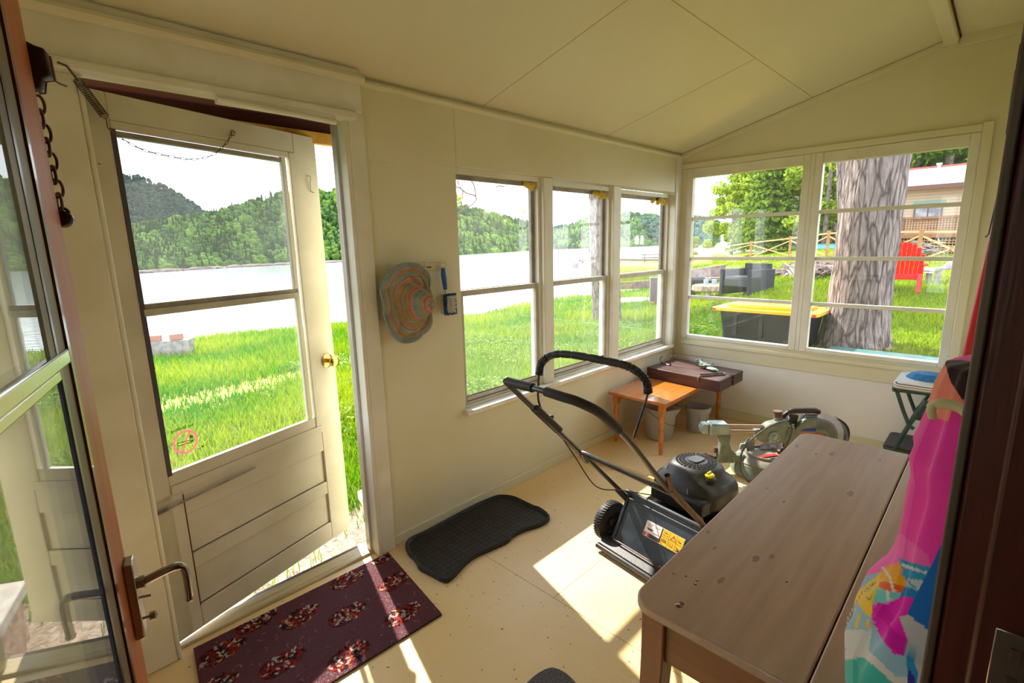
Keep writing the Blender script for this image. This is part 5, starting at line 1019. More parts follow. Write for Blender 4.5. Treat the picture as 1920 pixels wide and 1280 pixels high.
# leafy ground plants under the windows
n = 26000; x = rng.uniform(2.2, 11, n); y = rng.uniform(2.6, 9, n); nz_ = np.array([noise.noise(Vector((a_ * .9, c_ * .9, 7))) for a_, c_ in zip(x, y)]); kk = (nz_ > .02) & (np.degrees(np.arctan2(y, x)) > 22); x, y = x[kk], y[kk]; n = len(x)
z = gz(x, y) + rng.uniform(.03, .16, n); s = rng.uniform(.015, .035, n); a = rng.uniform(0, 6.283, n); tl = rng.uniform(-.5, .5, (n, 2))
V = np.stack([np.stack([x + s * np.cos(a + q) * k_, y + s * np.sin(a + q) * k_, z + s * (tl[:, 0] * np.cos(a + q) + tl[:, 1] * np.sin(a + q))], -1) for q, k_ in ((0, 1), (1.57, .6), (3.14, 1), (4.71, .6))], 1).reshape(-1, 3)
bc = np.array([.09, .20, .01]) + rng.random((n, 1)) * np.array([.16, .13, .02])
tag(mobj('ground_plants', fast_mesh('ground_plants', V, (np.arange(n)[:, None] * 4 + np.arange(4)[None]), M('leafy_plants', (1, 1, 1), rough=.6, attr=True, trans=.4, spec=.2), col=np.repeat(bc, 4, 0))), 'low leafy plants growing in grass under lake windows', 'plants', kind='stuff')
# straw and twigs beside the door
b = MB()
for k_ in range(1300):
    x_ = random.uniform(.2, 1.75); y_ = random.uniform(2.25, 3.4); z_ = float(gz(x_, y_)) + .01; a_ = random.random() * 3.1; l = random.uniform(.02, .07); b.tube([(x_, y_, z_), (x_ + l * math.cos(a_), y_ + l * math.sin(a_), z_ + random.random() * .01)], random.uniform(.0008, .002), 3)
tag(b.build('straw_litter', M('straw', (.50, .37, .28), (.24, .14, .09), scale=40, rough=.9)), 'pale straw and pine needles on ground outside white door', 'litter', kind='stuff')
q = gp(345, 668)
t = thing('stone_step', 'pale stone block step outside right of white door', 'step', (1.55, 2.7, -.4))
b = MB(); b.prism([(1.34, 2.52), (1.9, 2.42), (2.0, 2.95), (1.44, 2.93)], -.16, -.10); b.build('step_top', M('pale_stone', (.55, .49, .44), (.45, .37, .33), scale=12, rough=.9, bump=.3), t, bevel=.006)
b = MB(); b.prism([(1.37, 2.54), (1.9, 2.45), (1.98, 2.93), (1.46, 2.9)], -.42, -.16); b.build('step_base', M('red_brick_base', (.35, .17, .12), (.48, .32, .26), scale=22, rough=.9, bump=.5), t)

# ---- trunks
def bark_mat(name, c1, c2, sc_):
    m = bpy.data.materials.new(name); m.use_nodes = True; N = m.node_tree.nodes; L = m.node_tree.links; pb = N['Principled BSDF']; pb.inputs['Roughness'].default_value = .95
    g = N.new('ShaderNodeNewGeometry'); mp_ = N.new('ShaderNodeMapping'); mp_.inputs['Scale'].default_value = (1, 1, .17); L.new(g.outputs['Position'], mp_.inputs[0])
    nz = N.new('ShaderNodeTexNoise'); nz.inputs['Scale'].default_value = sc_ * .8; L.new(mp_.outputs[0], nz.inputs[0]); mx = N.new('ShaderNodeVectorMath'); mx.operation = 'MULTIPLY_ADD'; L.new(nz.outputs['Color'], mx.inputs[0]); mx.inputs[1].default_value = (.10, .10, .10); L.new(mp_.outputs[0], mx.inputs[2])
    v = N.new('ShaderNodeTexVoronoi'); v.feature = 'DISTANCE_TO_EDGE'; v.inputs['Scale'].default_value = sc_; L.new(mx.outputs[0], v.inputs[0])
    r = N.new('ShaderNodeValToRGB'); r.color_ramp.elements[0].color = (*c2, 1); r.color_ramp.elements[1].color = (*c1, 1); r.color_ramp.elements[1].position = .16; L.new(v.outputs[0], r.inputs[0])
    n2 = N.new('ShaderNodeTexNoise'); n2.inputs['Scale'].default_value = sc_ * 3; n2.inputs['Detail'].default_value = 6; L.new(mp_.outputs[0], n2.inputs[0]); m2 = N.new('ShaderNodeMixRGB'); m2.blend_type = 'OVERLAY'; m2.inputs[0].default_value = .8; L.new(r.outputs[0], m2.inputs[1]); L.new(n2.outputs[0], m2.inputs[2]); L.new(m2.outputs[0], pb.inputs['Base Color'])
    ad = N.new('ShaderNodeMath'); ad.operation = 'ADD'; L.new(r.outputs[0], ad.inputs[0]); L.new(n2.outputs[0], ad.inputs[1]); bp_ = N.new('ShaderNodeBump'); bp_.inputs['Strength'].default_value = 1; bp_.inputs['Distance'].default_value = .05; L.new(ad.outputs[0], bp_.inputs['Height']); L.new(bp_.outputs[0], pb.inputs['Normal']); return m
BARK = bark_mat('pine_bark', (.30, .235, .215), (.085, .055, .05), 15)
BARK_OLD = M('plain_bark', (.30, .23, .21), (.13, .09, .08), scale=4, stretch=(3, 3, .6), rough=.95, bump=1.0, bscale=9, lo=.35, hi=.65)
NEED = M('needles', (1, 1, 1), rough=.8, attr=True, trans=.35, spec=.1)
def trunk_mb(p0, p1, r0, r1, seed, flare=.35, nseg=90, n=56, amp=.05):
    P = []; p0 = Vector(p0); p1 = Vector(p1)
    for i in range(nseg + 1):
        t_ = i / nseg; c = p0 + (p1 - p0) * t_; z = c.z - p0.z; r = r0 + (r1 - r0) * t_ + flare * r0 * math.exp(-z / .25)
        row = []
        for j in range(n):
            a_ = 2 * math.pi * j / n; q = Vector((math.cos(a_) * 3.2, math.sin(a_) * 3.2, z * 1.5 + seed)); k_ = 1 + amp * (abs(noise.noise(q * 1.8)) * 2 - .4) + amp * .6 * noise.noise(q * 5) + .03 * math.sin(a_ * 3 + seed)
            row.append(c + Vector((math.cos(a_), math.sin(a_), 0)) * r * k_)
        P.append(row)
    b = MB(); b.grid(P, closed=True); return b
def crown_mesh(name, n, fn, size, pal_, quad=True):
    P = np.array([fn(i / n) for i in range(n)]); s = size * rng.uniform(.6, 1.4, n)
    u = rng.normal(size=(n, 3)); u /= np.linalg.norm(u, axis=1)[:, None]; v = rng.normal(size=(n, 3)); v -= (v * u).sum(1)[:, None] * u; v /= np.linalg.norm(v, axis=1)[:, None]
    u = u * s[:, None]; v = v * s[:, None] * .55
    V = np.stack([P - u, P + v, P + u, P - v], 1).reshape(-1, 3); k_ = np.clip(rng.normal(.5, .3, n), 0, 1)[:, None]; c = np.array(pal_[0]) * (1 - k_) + np.array(pal_[1]) * k_
    return fast_mesh(name, V, np.arange(4 * n).reshape(-1, 4), NEED, col=np.repeat(c, 4, 0))
def tall_tree(label, base, top, r0, r1, seed, H_=13, grp=None, crown=True):
    t = thing('pine_tree', label, 'tree', tuple(base), grp); d = (Vector(top) - Vector(base)); d = d / d.z
    trunk_mb(Vector(base) - d * .1, Vector(base) + d * H_, r0, r1, seed).build('trunk', BARK, t, smooth=180)
    if crown:
        c = Vector(base) + d * (H_ - 2)
        def fn(f):
            a_ = random.random() * 6.3; hh = random.uniform(-2.5, 3.5); rr = (3.6 - hh) * .5 * random.random() ** .5; return (c.x + rr * math.cos(a_), c.y + rr * math.sin(a_), c.z + hh)
        mobj('crown', crown_mesh('crown', 2500, fn, .22, ((.03, .08, .02), (.10, .2, .04))), t)
    return t
Bp = gp(1602, 640); D_ = math.hypot(Bp.x, Bp.y); top_ = at(1648, 290, D_ + .0)
w_px = lambda px_w, D: px_w / F * D * .80
tall_tree('massive rough-barked pine trunk filling the middle of right end window', Bp, top_, D_ * 98 / 1180 / 2 * 1.03, .2, 3)
tp_ = at(1578, 300, 13.2); b0 = gp(1586, 522); D2 = math.hypot(b0.x, b0.y); tp_ = at(1579, 300, D2)
tall_tree('slim grey trunk standing left of the massive pine, farther back', b0, tp_, D2 * 20 / 1150 / 2, D2 * 7 / 1150, 9, H_=14)
b0 = gp(1124, 603); D2 = math.hypot(b0.x, b0.y)
tall_tree('pine trunk seen through middle lake window, flared base in grass', b0, at(1115, 365, D2), D2 * 25 / 950 / 2, D2 * 9 / 950, 21, H_=11)
b0 = gp(1157, 603); D2 = math.hypot(b0.x, b0.y)
tall_tree('dark pine trunk just right of the middle lake window mullion', b0, at(1154, 400, D2), D2 * 15 / 950 / 2, D2 * 6 / 950, 33, H_=10)
# twigs hanging in the first lake window
t = thing('hanging_twigs', 'bare thin twigs with few leaves outside top of first lake window', 'twigs', tuple(at(850, 340, 5)))
b = MB()
for L in ([(835, 300), (850, 345), (862, 352), (875, 362), (889, 366), (893, 374), (884, 384), (868, 393), (858, 402)], [(872, 325), (880, 335), (888, 345), (891, 360), (893, 374)], [(850, 380), (862, 372), (868, 360), (862, 350)], [(862, 372), (866, 384), (872, 390)], [(930, 352), (935, 348), (945, 350)], [(858, 338), (860, 346)]):
    b.tube(smooth_path([at(px_, py_2, 5.0 + .02 * i) for i, (px_, py_2) in enumerate(L)], 5), .006, 5)
b.build('twig', M('twig_brown', (.12, .07, .05), rough=.9), t)
LFM = M('new_leaf', (.42, .5, .06), rough=.7, trans=.4)
for px_, py_2 in ((858, 372), (861, 378), (857, 384), (866, 370), (855, 366), (948, 415), (982, 396)): b = MB(); blob(b, at(px_, py_2, 5.0), .018, (1, 1, 1.3), px_, .5, 6, 4); b.build('twig_leaf', LFM, t)

# ---- background trees (each a thing)
def spruce_fn(H_, R_):
    def fn(f):
        h = random.random() ** 1.25; lay = math.floor(h * 16) / 16 + random.uniform(0, .02); rr = R_ * (1 - lay) * random.random() ** .6 + .1; a_ = random.random() * 6.3
        a_ = round(a_ / .35) * .35 + random.gauss(0, .06) + lay * 9; return (rr * math.cos(a_), rr * math.sin(a_), H_ * (.08 + .92 * lay) - rr * .22)
    return fn
def leafy_fn(H_, R_):
    cl = [(random.uniform(-1, 1) * R_ * .8, random.uniform(-1, 1) * R_ * .8, H_ * random.uniform(.15, .95), R_ * random.uniform(.2, .42)) for _ in range(26)]
    def fn(f):
        c = random.choice(cl); d = Vector((random.gauss(0, 1), random.gauss(0, 1), random.gauss(0, 1))).normalized() * c[3] * random.random() ** .3; return (c[0] + d.x, c[1] + d.y, c[2] + d.z * .7)
    return fn
SPR = [crown_mesh('spruce_crown', 8500, spruce_fn(9, 2.6), .16, ((.04, .11, .02), (.26, .36, .05)))]
LEA = [crown_mesh('leafy_crown', 5200, leafy_fn(7, 2.6), .17, ((.12, .22, .02), (.50, .58, .07))), crown_mesh('leafy_crown_dark', 5200, leafy_fn(8, 2.8), .18, ((.04, .10, .02), (.20, .30, .04)))]
TRK = trunk_mb((0, 0, -.3), (0, 0, 6), .16, .09, 5, nseg=12, n=10).build('trunk_proto', BARK); tme = TRK.data; bpy.data.objects.remove(TRK)
def bgtree(kind, px_, py_2, D, sc_, me, label, yaw=0, grp='trees beyond the fence'):
    q = at(px_, py_2, D); q.z = float(gz(q.x, q.y)); t = thing('spruce_tree' if kind == 's' else 'leafy_tree', label, 'tree', tuple(q), grp)
    a_ = bpy.data.objects.new('crown', me); C.objects.link(a_); a_.parent = t; c_ = bpy.data.objects.new('trunk', tme); C.objects.link(c_); c_.parent = t
    t.scale = (sc_ * .95, sc_ * .95, sc_); t.rotation_euler = (0, 0, yaw)
bgtree('s', 1445, 455, 36, 1.0, SPR[0], 'tall bright spruce in the centre of the left end window')
bgtree('s', 1500, 455, 42, 1.15, SPR[0], 'spruce behind the mullion between the two end windows', 1)
bgtree('l', 1372, 455, 44, .82, LEA[0], 'yellow-green leafy tree at left edge of the wood, beside the lake')
bgtree('l', 1405, 455, 50, 1.15, LEA[0], 'taller light leafy tree between yellow tree and bright spruce', 2)
bgtree('l', 1470, 455, 52, 1.6, LEA[1], 'dark leafy tree behind the bright spruce', 1.2)
bgtree('l', 1545, 452, 34, .9, LEA[0], 'bright leafy sapling left of the slim grey trunk', 2.4)
bgtree('l', 1530, 452, 52, 1.8, LEA[1], 'big dark leafy tree behind the slim grey trunk', .6)
bgtree('s', 1590, 450, 48, 1.5, SPR[0], 'dark spruce behind the massive pine trunk', 2)
bgtree('l', 1700, 448, 46, 1.7, LEA[1], 'dark leafy tree rising behind roof left of the vent', 2.2)
bgtree('l', 1760, 448, 44, 1.75, LEA[1], 'broad leafy tree rising behind middle of the cabin roof', 3.2)
bgtree('s', 1830, 448, 46, 1.5, SPR[0], 'spruce behind right end of the cabin roof', 3)
bgtree('l', 1296, 478, 46, .28, LEA[0], 'round green bush by the fence end near the lake', 1)
bgtree('s', 1424, 455, 58, 1.2, SPR[0], 'spruce far behind the light leafy tree', .3)
TR2 = trunk_mb((0, 0, 0), (0, 0, 9), .14, .1, 15, nseg=14, n=10); tm2 = TR2.build('x', BARK); tmd = tm2.data; bpy.data.objects.remove(tm2)
for i, (px_, D) in enumerate(((1546, 44), (1556, 47), (1562, 41), (1598, 45), (1532, 49), (1488, 40))):
    q = at(px_, 452, D); q.z = float(gz(q.x, q.y)); t = thing('bare_trunk', 'thin dark bare trunk standing in the wood behind the fence', 'tree', tuple(q), 'bare trunks in the wood'); c_ = bpy.data.objects.new('trunk', tmd); C.objects.link(c_); c_.parent = t

# ---- cabin beyond
SID = bpy.data.materials.new('tan_siding'); SID.use_nodes = True; N_ = SID.node_tree.nodes; L_ = SID.node_tree.links; pb = N_['Principled BSDF']; pb.inputs['Roughness'].default_value = .6
g_ = N_.new('ShaderNodeNewGeometry'); sxx = N_.new('ShaderNodeSeparateXYZ'); L_.new(g_.outputs['Position'], sxx.inputs[0]); mu = N_.new('ShaderNodeMath'); mu.operation = 'MULTIPLY'; L_.new(sxx.outputs['Z'], mu.inputs[0]); mu.inputs[1].default_value = 8.5
fc = N_.new('ShaderNodeMath'); fc.operation = 'FRACT'; L_.new(mu.outputs[0], fc.inputs[0]); rp_ = N_.new('ShaderNodeValToRGB'); rp_.color_ramp.elements[0].color = (.20, .16, .10, 1); rp_.color_ramp.elements[1].color = (.46, .38, .27, 1); rp_.color_ramp.elements[1].position = .22; L_.new(fc.outputs[0], rp_.inputs[0]); L_.new(rp_.outputs[0], pb.inputs['Base Color'])
CDR = M('cedar_brown', (.30, .13, .06), (.22, .09, .04), scale=6, rough=.7); CDL = M('cedar_light', (.46, .24, .09), (.38, .19, .07), scale=6, rough=.7)
t = thing('cabin', 'tan-sided neighbouring cabin with white metal roof and lattice deck', 'building', (28, 0, .8))
b = MB(); b.box(26, 31, -3.2, 3.35, .6, 3.4); b.prism([(26, 3.4), (31, 3.4), (28.5, 4.2)], -3.2, 3.35, lambda x, y, z: (x, z, y)); b.build('wall', SID, t, smooth=0)
b = MB(); b.prism([(25.5, 3.35), (28.55, 4.27), (28.55, 4.35), (25.5, 3.46)], -3.6, 3.55, lambda x, y, z: (x, z, y)); b.prism([(28.5, 4.27), (31.6, 3.35), (31.6, 3.46), (28.5, 4.35)], -3.6, 3.55, lambda x, y, z: (x, z, y)); b.build('roof', M('white_metal_roof', (.85, .82, .82), rough=.35, metal=.2), t, smooth=0)
b = MB(); b.box(25.45, 25.52, -3.6, 3.55, 3.26, 3.42); b.bar((25.5, 3.54, 3.38), (28.5, 3.54, 4.29), .04, .12); b.build('fascia', M('brown_fascia', (.14, .06, .04), rough=.6), t)
b = MB(); b.box(28.45, 28.56, -3.6, 3.55, 4.33, 4.40); b.build('ridge_cap', M('ridge_red', (.4, .08, .07), rough=.5), t); b = MB(); b.cyl((28.2, 2.45, 4.1), (28.2, 2.45, 4.42), .06); b.cyl((28.2, 2.45, 4.40), (28.2, 2.45, 4.48), .1); b.build('roof_vent', METAL, t)
b = MB(); b.ring(1.97, 2.85, 2.12, 2.72, .05, 25.95, 26.0, lambda a_, bb_, c_: (bb_, a_, c_)); b.box(25.96, 26, 2.39, 2.43, 2.12, 2.72); wn = b.build('window', M('dark_window_frame', (.08, .07, .07), rough=.5), t); b = MB(); b.box(25.97, 25.99, 2.0, 2.82, 2.16, 2.68); b.build('curtained_pane', M('pane_grey', (.30, .33, .36), (.15, .16, .18), scale=3, rough=.1), wn)
b = MB(); b.box(25.97, 26.0, 1.9, 2.9, 2.74, 2.86); b.build('window_trim', M('green_trim', (.18, .30, .25), rough=.5), t)
b = MB(); b.box(25.9, 26.02, 3.28, 3.42, .6, 3.3); b.build('corner_board', M('corner_tan', (.5, .38, .25), rough=.7), t)
b = MB(); b.box(23.9, 26, -3.2, 4.0, 1.42, 1.56); b.build('deck_floor', CDR, t)
def lattice(mb, x, y0, y1, z0, z1, st):
    k_ = y0
    while k_ < y1: mb.box(x, x + .02, k_, k_ + .035, z0, z1); k_ += st
    k_ = z0
    while k_ < z1: mb.box(x - .02, x, y0, y1, k_, k_ + .035); k_ += st
b = MB(); lattice(b, 24, -3.2, 4.0, 1.58, 2.1, .085); b.build('deck_lattice', CDR, t, smooth=0)
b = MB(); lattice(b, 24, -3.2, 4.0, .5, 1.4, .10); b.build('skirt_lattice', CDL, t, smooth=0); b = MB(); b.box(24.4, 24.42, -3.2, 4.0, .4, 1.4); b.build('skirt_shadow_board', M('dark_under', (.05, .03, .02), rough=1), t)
for y_ in (-2.2, -.5, 1.15, 2.95, 4.0): b = MB(); b.box(23.9, 24.02, y_ - .07, y_ + .07, .5, 2.2); b.build('deck_post', CDR, t)
b = MB(); b.box(23.88, 24.04, -3.2, 4.0, 2.1, 2.18); b.box(23.88, 23.96, -3.2, 4.0, 1.42, 1.56); b.build('deck_rail', CDR, t)

# ---- rail fence with crossed braces
def post(px_, py_b, D, h): q = at(px_, py_b, D); q.z = float(gz(q.x, q.y)) - .05; return q
def fence(label, L, grp, mat, thick=.09):
    t = thing('rail_fence', label, 'fence', tuple(L[0][0])); P = [q for q, h in L]
    for q, h in L: b = MB(); b.box(q.x - thick / 2, q.x + thick / 2, q.y - thick / 2, q.y + thick / 2, q.z, q.z + h + .05); b.box(q.x - thick * .7, q.x + thick * .7, q.y - thick * .7, q.y + thick * .7, q.z + h + .03, q.z + h + .07); b.build('post', mat, t)
    for (p, h), (q, h2) in zip(L, L[1:]):
        b = MB(); b.bar(p + Vector((0, 0, h - .02)), q + Vector((0, 0, h2 - .02)), .035, .06); b.build('top_rail', mat, t)
        b = MB(); b.bar(p + Vector((0, 0, h - .12)), q + Vector((0, 0, .15)), .03, .045); b.build('brace', mat, t); b = MB(); b.bar(p + Vector((0, 0, .15)), q + Vector((0, 0, h2 - .12)), .03, .045); b.build('brace', mat, t)
fence('near run of cedar rail fence with crossed braces before cabin', [(post(1300, 478, 41, 0), .95), (post(1407, 478, 30, 0), .95), (post(1480, 478, 26, 0), .95), (post(1550, 478, 22.5, 0), 1.0), (post(1635, 478, 20.5, 0), 1.0), (post(1722, 478, 19, 0), 1.0), (post(1850, 478, 17.5, 0), 1.0)], None, CDL)
fence('far run of pale rail fence behind the first, beside boats', [(post(1339, 466, 52, 0), 1.0), (post(1415, 466, 44, 0), 1.0), (post(1490, 466, 38, 0), 1.05)], None, M('pale_cedar', (.70, .46, .22), rough=.8))
# boats
def boat(label, px_, D, L_n, yaw, mat, h=.45):
    q = at(px_, 465, D); q.z = float(gz(q.x, q.y)); t = thing('boat', label, 'boat', tuple(q)); P = []
    for i in range(15):
        f_ = i / 14; w2 = .42 * math.sin(math.pi * min(.97, max(.03, f_))) ** .6; row = []
        for j in range(9): a_ = math.pi * j / 8; row.append(Vector(((f_ - .5) * L_n, w2 * math.cos(a_), h * (math.sin(a_) ** .7) * (.5 + .5 * w2 / .42))))
        P.append([Matrix.Rotation(yaw, 3, 'Z') @ v_ + q for v_ in row])
    b = MB(); b.grid(P); b.build('hull', mat, t); b = MB(); b.tube([(P[i][4] + Vector((0, 0, .01))) for i in range(1, 14)], .02, 6); b.build('keel', METAL, t)
boat('white upturned boat on the shore behind fence', 1362, 46, 5.2, 1.9, M('boat_white', (.8, .8, .78), rough=.4))
boat('second pale boat lying right of the white boat', 1440, 40, 4.4, 1.8, M('boat_cream', (.74, .66, .56), rough=.4))
boat('dark upturned canoe near the tree line behind fence', 1480, 43, 4.6, 1.7, M('boat_dark', (.05, .05, .06), rough=.4), .35)
boat('light blue kayak lying between mullion and slim trunk', 1548, 33, 2.6, 1.75, M('boat_blue', (.12, .40, .65), rough=.4), .25)
q = at(1397, 452, 47); q.z = float(gz(q.x, q.y)); b = MB(); b.box(q.x, q.x + .1, q.y - .35, q.y + .35, q.z + .9, q.z + 1.7); b.bar(q + Vector((.05, -.25, 0)), q + Vector((.05, -.25, 1)), .08); b.bar(q + Vector((.05, .25, 0)), q + Vector((.05, .25, 1)), .08); tag(b.build('white_board', M('board_white', (.8, .76, .72), rough=.5)), 'small white board on two posts behind the far fence', 'board')
# ---- wicker chairs, log table, cups
WK = M('dark_wicker', (.014, .014, .022), (.03, .03, .04), scale=30, stretch=(1, 1, 4), rough=.7, bump=.5, bscale=60)
def wchair(label, q, yaw, w2=.42):
    t = thing('wicker_armchair', label, 'armchair', tuple(q), 'dark wicker armchairs on the lawn'); R_m = Matrix.Rotation(yaw, 3, 'Z')
    def f(x, y, z): return R_m @ Vector((x, y, z)) + q
    for nm, a_ in (('side_panel', (-.40, .40, -.42, -.34, .02, .60)), ('side_panel', (-.40, .40, .34, .42, .02, .60)), ('backrest', (.32, .40, -.34, .34, .02, .72)), ('seat', (-.38, .32, -.34, .34, .22, .36)), ('cushion', (-.36, .30, -.32, .32, .36, .44))):
        b = MB(); b.box(*a_, 0, f); b.build(nm, WK if nm != 'cushion' else M('cushion_dark', (.05, .05, .06), rough=.9), t, bevel=.008)
q1 = gp(1398, 553); wchair('dark wicker armchair seen from behind, right of the log table', q1, -.35)
q2 = gp(1283, 556); wchair('dark wicker armchair cut off by left edge of left end window', q2, 2.6)
q = gp(1328, 560); t = thing('log_table', 'round table of a thick log slice on white pedestal', 'table', tuple(q)); D = math.hypot(q.x, q.y); s_ = D / 1080
b = MB(); b.lathe([(.001, 15 * s_), (30 * s_, 15 * s_), (33 * s_, 18 * s_), (32 * s_, 27 * s_), (28 * s_, 28.5 * s_), (.001, 28.5 * s_)], q, n=22); b.build('log_slice', M('log_bark', (.50, .36, .24), (.28, .2, .14), scale=14, rough=.9, bump=.5), t)
b = MB(); b.lathe([(12 * s_, 0), (10 * s_, 2 * s_), (5.5 * s_, 5 * s_), (5 * s_, 13 * s_), (7 * s_, 15.2 * s_)], q, n=16); b.build('pedestal', M('white_stone', (.75, .78, .85), rough=.7), t)
for nm, dx_ in (('left blue-grey cup on the log table', -6), ('right blue-grey cup on the log table, slightly higher', 10)):
    c = q + Vector((.58, -.8, 0)) * dx_ * s_ + Vector((0, 0, 28.6 * s_)); b = MB(); b.lathe([(4.2 * s_, 0), (4.8 * s_, 10 * s_), (4.3 * s_, 10 * s_), (.001, 8.5 * s_)], c + Vector((0, 0, .0)), n=14); tag(b.build('cup', M('cup_blue', (.28, .38, .55), rough=.5)), nm, 'cup', 'cups on the log table')
q = gp(1316, 536); b = MB(); R_m = Matrix.Rotation(-.5, 3, 'Z')
b.box(-.9, .9, -.06, .06, .0, .62, 0, lambda x, y, z: R_m @ Vector((x, y, z * (1 + x * .15))) + q); b.box(-.9, .9, -.5, 0, .2, .3, 0, lambda x, y, z: R_m @ Vector((x, y, z)) + q); tag(b.build('wooden_bench', M('weathered_brown', (.20, .13, .11), (.32, .25, .22), scale=7, rough=.9), bevel=.01), 'low weathered brown wooden bench behind the log table', 'bench')
# ---- storage tote
tc_ = Vector((5.62, 1.70, .425)); t = thing('storage_tote', 'large black storage tote with yellow lid outside end windows', 'tote', tuple(tc_))
def frust(mb, x0, x1, y0, y1, z0, z1, k_):
    cx, cy = (x0 + x1) / 2, (y0 + y1) / 2; pb_ = rrect(cx + (x0 - cx) * k_, cx + (x1 - cx) * k_, cy + (y0 - cy) * k_, cy + (y1 - cy) * k_, (.05,) * 4); pt_ = rrect(x0, x1, y0, y1, (.05,) * 4)
    mb.grid([[Vector((x, y, z0)) for x, y in pb_], [Vector((x, y, z1)) for x, y in pt_]], closed=True); mb.add([(x, y, z0) for x, y in pb_], [tuple(range(len(pb_)))])
b = MB(); frust(b, 5.38, 5.92, 1.27, 2.16, .425, .76, .9)
for y_ in (1.45, 1.72, 1.98): b.box(5.375, 5.40, y_ - .02, y_ + .02, .5, .72)
b.build('tote_body', M('tote_black', (.015, .015, .018), rough=.3), t)
b = MB(); b.prism(rrect(5.34, 5.96, 1.20, 2.23, (.06,) * 4), .755, .79); b.prism(rrect(5.44, 5.86, 1.32, 2.10, (.06,) * 4), .79, .825); b.build('tote_lid', M('lid_yellow', (.88, .45, .01), rough=.35), t, bevel=.006)
for y_ in (1.235, 2.195): b = MB(); b.box(5.335, 5.35, y_ - .015, y_ + .015, .755, .785); b.build('lid_latch', M('latch_red', (.6, .06, .04), rough=.4), t)
b = MB(); b.box(5.22, 5.50, .12, 1.10, .34, .475); tag(b.build('teal_board', M('teal_paint', (.03, .10, .09), (.05, .14, .12), scale=5, rough=.6), bevel=.004), 'weathered teal painted board lying outside below right end window', 'board')
# ---- red adirondack chair
q = gp(1686, 546); yaw = .12; R_m = Matrix.Rotation(yaw, 3, 'Z'); RED = M('red_plastic', (.75, .012, .01), rough=.35)
t = thing('garden_chair', 'bright red plastic garden chair right of the massive pine', 'chair', tuple(q)); D = math.hypot(q.x, q.y); k9 = D * .93 / 12.6
def rf(x, y, z): return R_m @ (Vector((x, y, z)) * k9) + q
for i in range(9):
    y_ = -.28 + .07 * i; hh = .60 + .44 * math.sqrt(max(0, 1 - (y_ / .31) ** 2)); b = MB(); b.box(0, .025, y_ - .033, y_ + .033, .32, hh, 0, lambda x, y, z: rf(x - .22 - (z - .3) * .32 + .1, y * (1 + (z - .3) * .25), z)); b.build('back_slat', RED, t, bevel=.006)
b = MB()
b.box(-.1, .45, -.28, .28, .30, .36, 0, lambda x, y, z: rf(x, y, z + x * .15)); b.build('seat', RED, t, bevel=.01)
for s_2 in (-1, 1):
    b = MB(); b.box(-.30, .45, s_2 * .36 - .06, s_2 * .36 + .06, .56, .59, 0, rf); b.build('armrest', RED, t, bevel=.01)
    b = MB(); b.bar(rf(-.20, s_2 * .30, .38), rf(-.34, s_2 * .30, 0), .07 * k9, .09 * k9); b.build('leg', RED, t, bevel=.006); b = MB(); b.bar(rf(.40, s_2 * .34, .57), rf(.45, s_2 * .34, 0), .06 * k9, .09 * k9); b.build('leg', RED, t, bevel=.006)
b = MB(); b.box(-.17, -.13, -.33, .33, .26, .38, 0, rf); b.build('rear_apron', RED, t, bevel=.006)
# weathered lounge bench
q = gp(1768, 532); t = thing('wooden_lounger', 'weathered grey curved wooden bench on grass at right window edge', 'bench', tuple(q)); D = math.hypot(q.x, q.y); s_ = D / 1200; R2 = Vector((.62, -.78, 0)); WG = M('grey_driftwood', (.32, .28, .26), (.2, .17, .15), scale=12, rough=.9)
b = MB(); pf = [(-28, 24), (-26, 30), (-12, 29), (2, 31), (12, 38), (20, 47), (30, 54), (44, 58)]; W2 = Vector((.78, .62, 0)) * 14 * s_
b.grid([[q + R2 * a_ * s_ + Vector((0, 0, h_ * s_)) + W2 * k_ for a_, h_ in pf] for k_ in (-1, 1)]); b.grid([[q + R2 * a_ * s_ + Vector((0, 0, (h_ - 4) * s_)) + W2 * k_ for a_, h_ in pf] for k_ in (-1, 1)])
for k_ in (-1, 1): b.grid([[q + R2 * a_ * s_ + Vector((0, 0, (h_ + z_) * s_)) + W2 * k_ for a_, h_ in pf] for z_ in (0, -4)])
b.build('curved_seat', WG, t, smooth=0)
for a_ in (-18, 30):
    for k_ in (-.8, .8): b = MB(); p_ = q + R2 * a_ * s_ + W2 * k_; p_.z = float(gz(p_.x, p_.y)) - .02; b.bar(p_, q + R2 * a_ * s_ + W2 * k_ + Vector((0, 0, (25 if a_ < 0 else 50) * s_)), .09, .09); b.build('leg', WG, t)
# brush piles
def brush(px_, py_2, wd_, hh, n_, label, col_):
    q = gp(px_, py_2); b = MB()
    for k_ in range(n_):
        a_ = random.random() * 3.14; c = q + Vector((random.gauss(0, wd_ * .33), random.gauss(0, wd_ * .33), 0)); c.z = q.z + abs(random.gauss(0, hh * .5)) + .03; l = random.uniform(.25, .7) * wd_ * .6; d = Vector((math.cos(a_), math.sin(a_), random.uniform(-.25, .35))) * l
        b.tube([c - d, c + Vector((0, 0, .04)), c + d], [.02, .018, .008], 4)
    tag(b.build('brush_pile', M('twigs_' + str(px_), col_, rough=.9)), label, 'branches', kind='stuff')
brush(1545, 516, 1.3, .35, 150, 'heap of bare grey branches on lawn beside slim trunk', (.30, .22, .20)); brush(1462, 516, 1.0, .12, 60, 'flat scatter of twigs on lawn seen through left end window', (.28, .2, .19)); brush(1738, 478, 1.0, .5, 160, 'pile of pale cut branches at foot of fence', (.45, .40, .38))
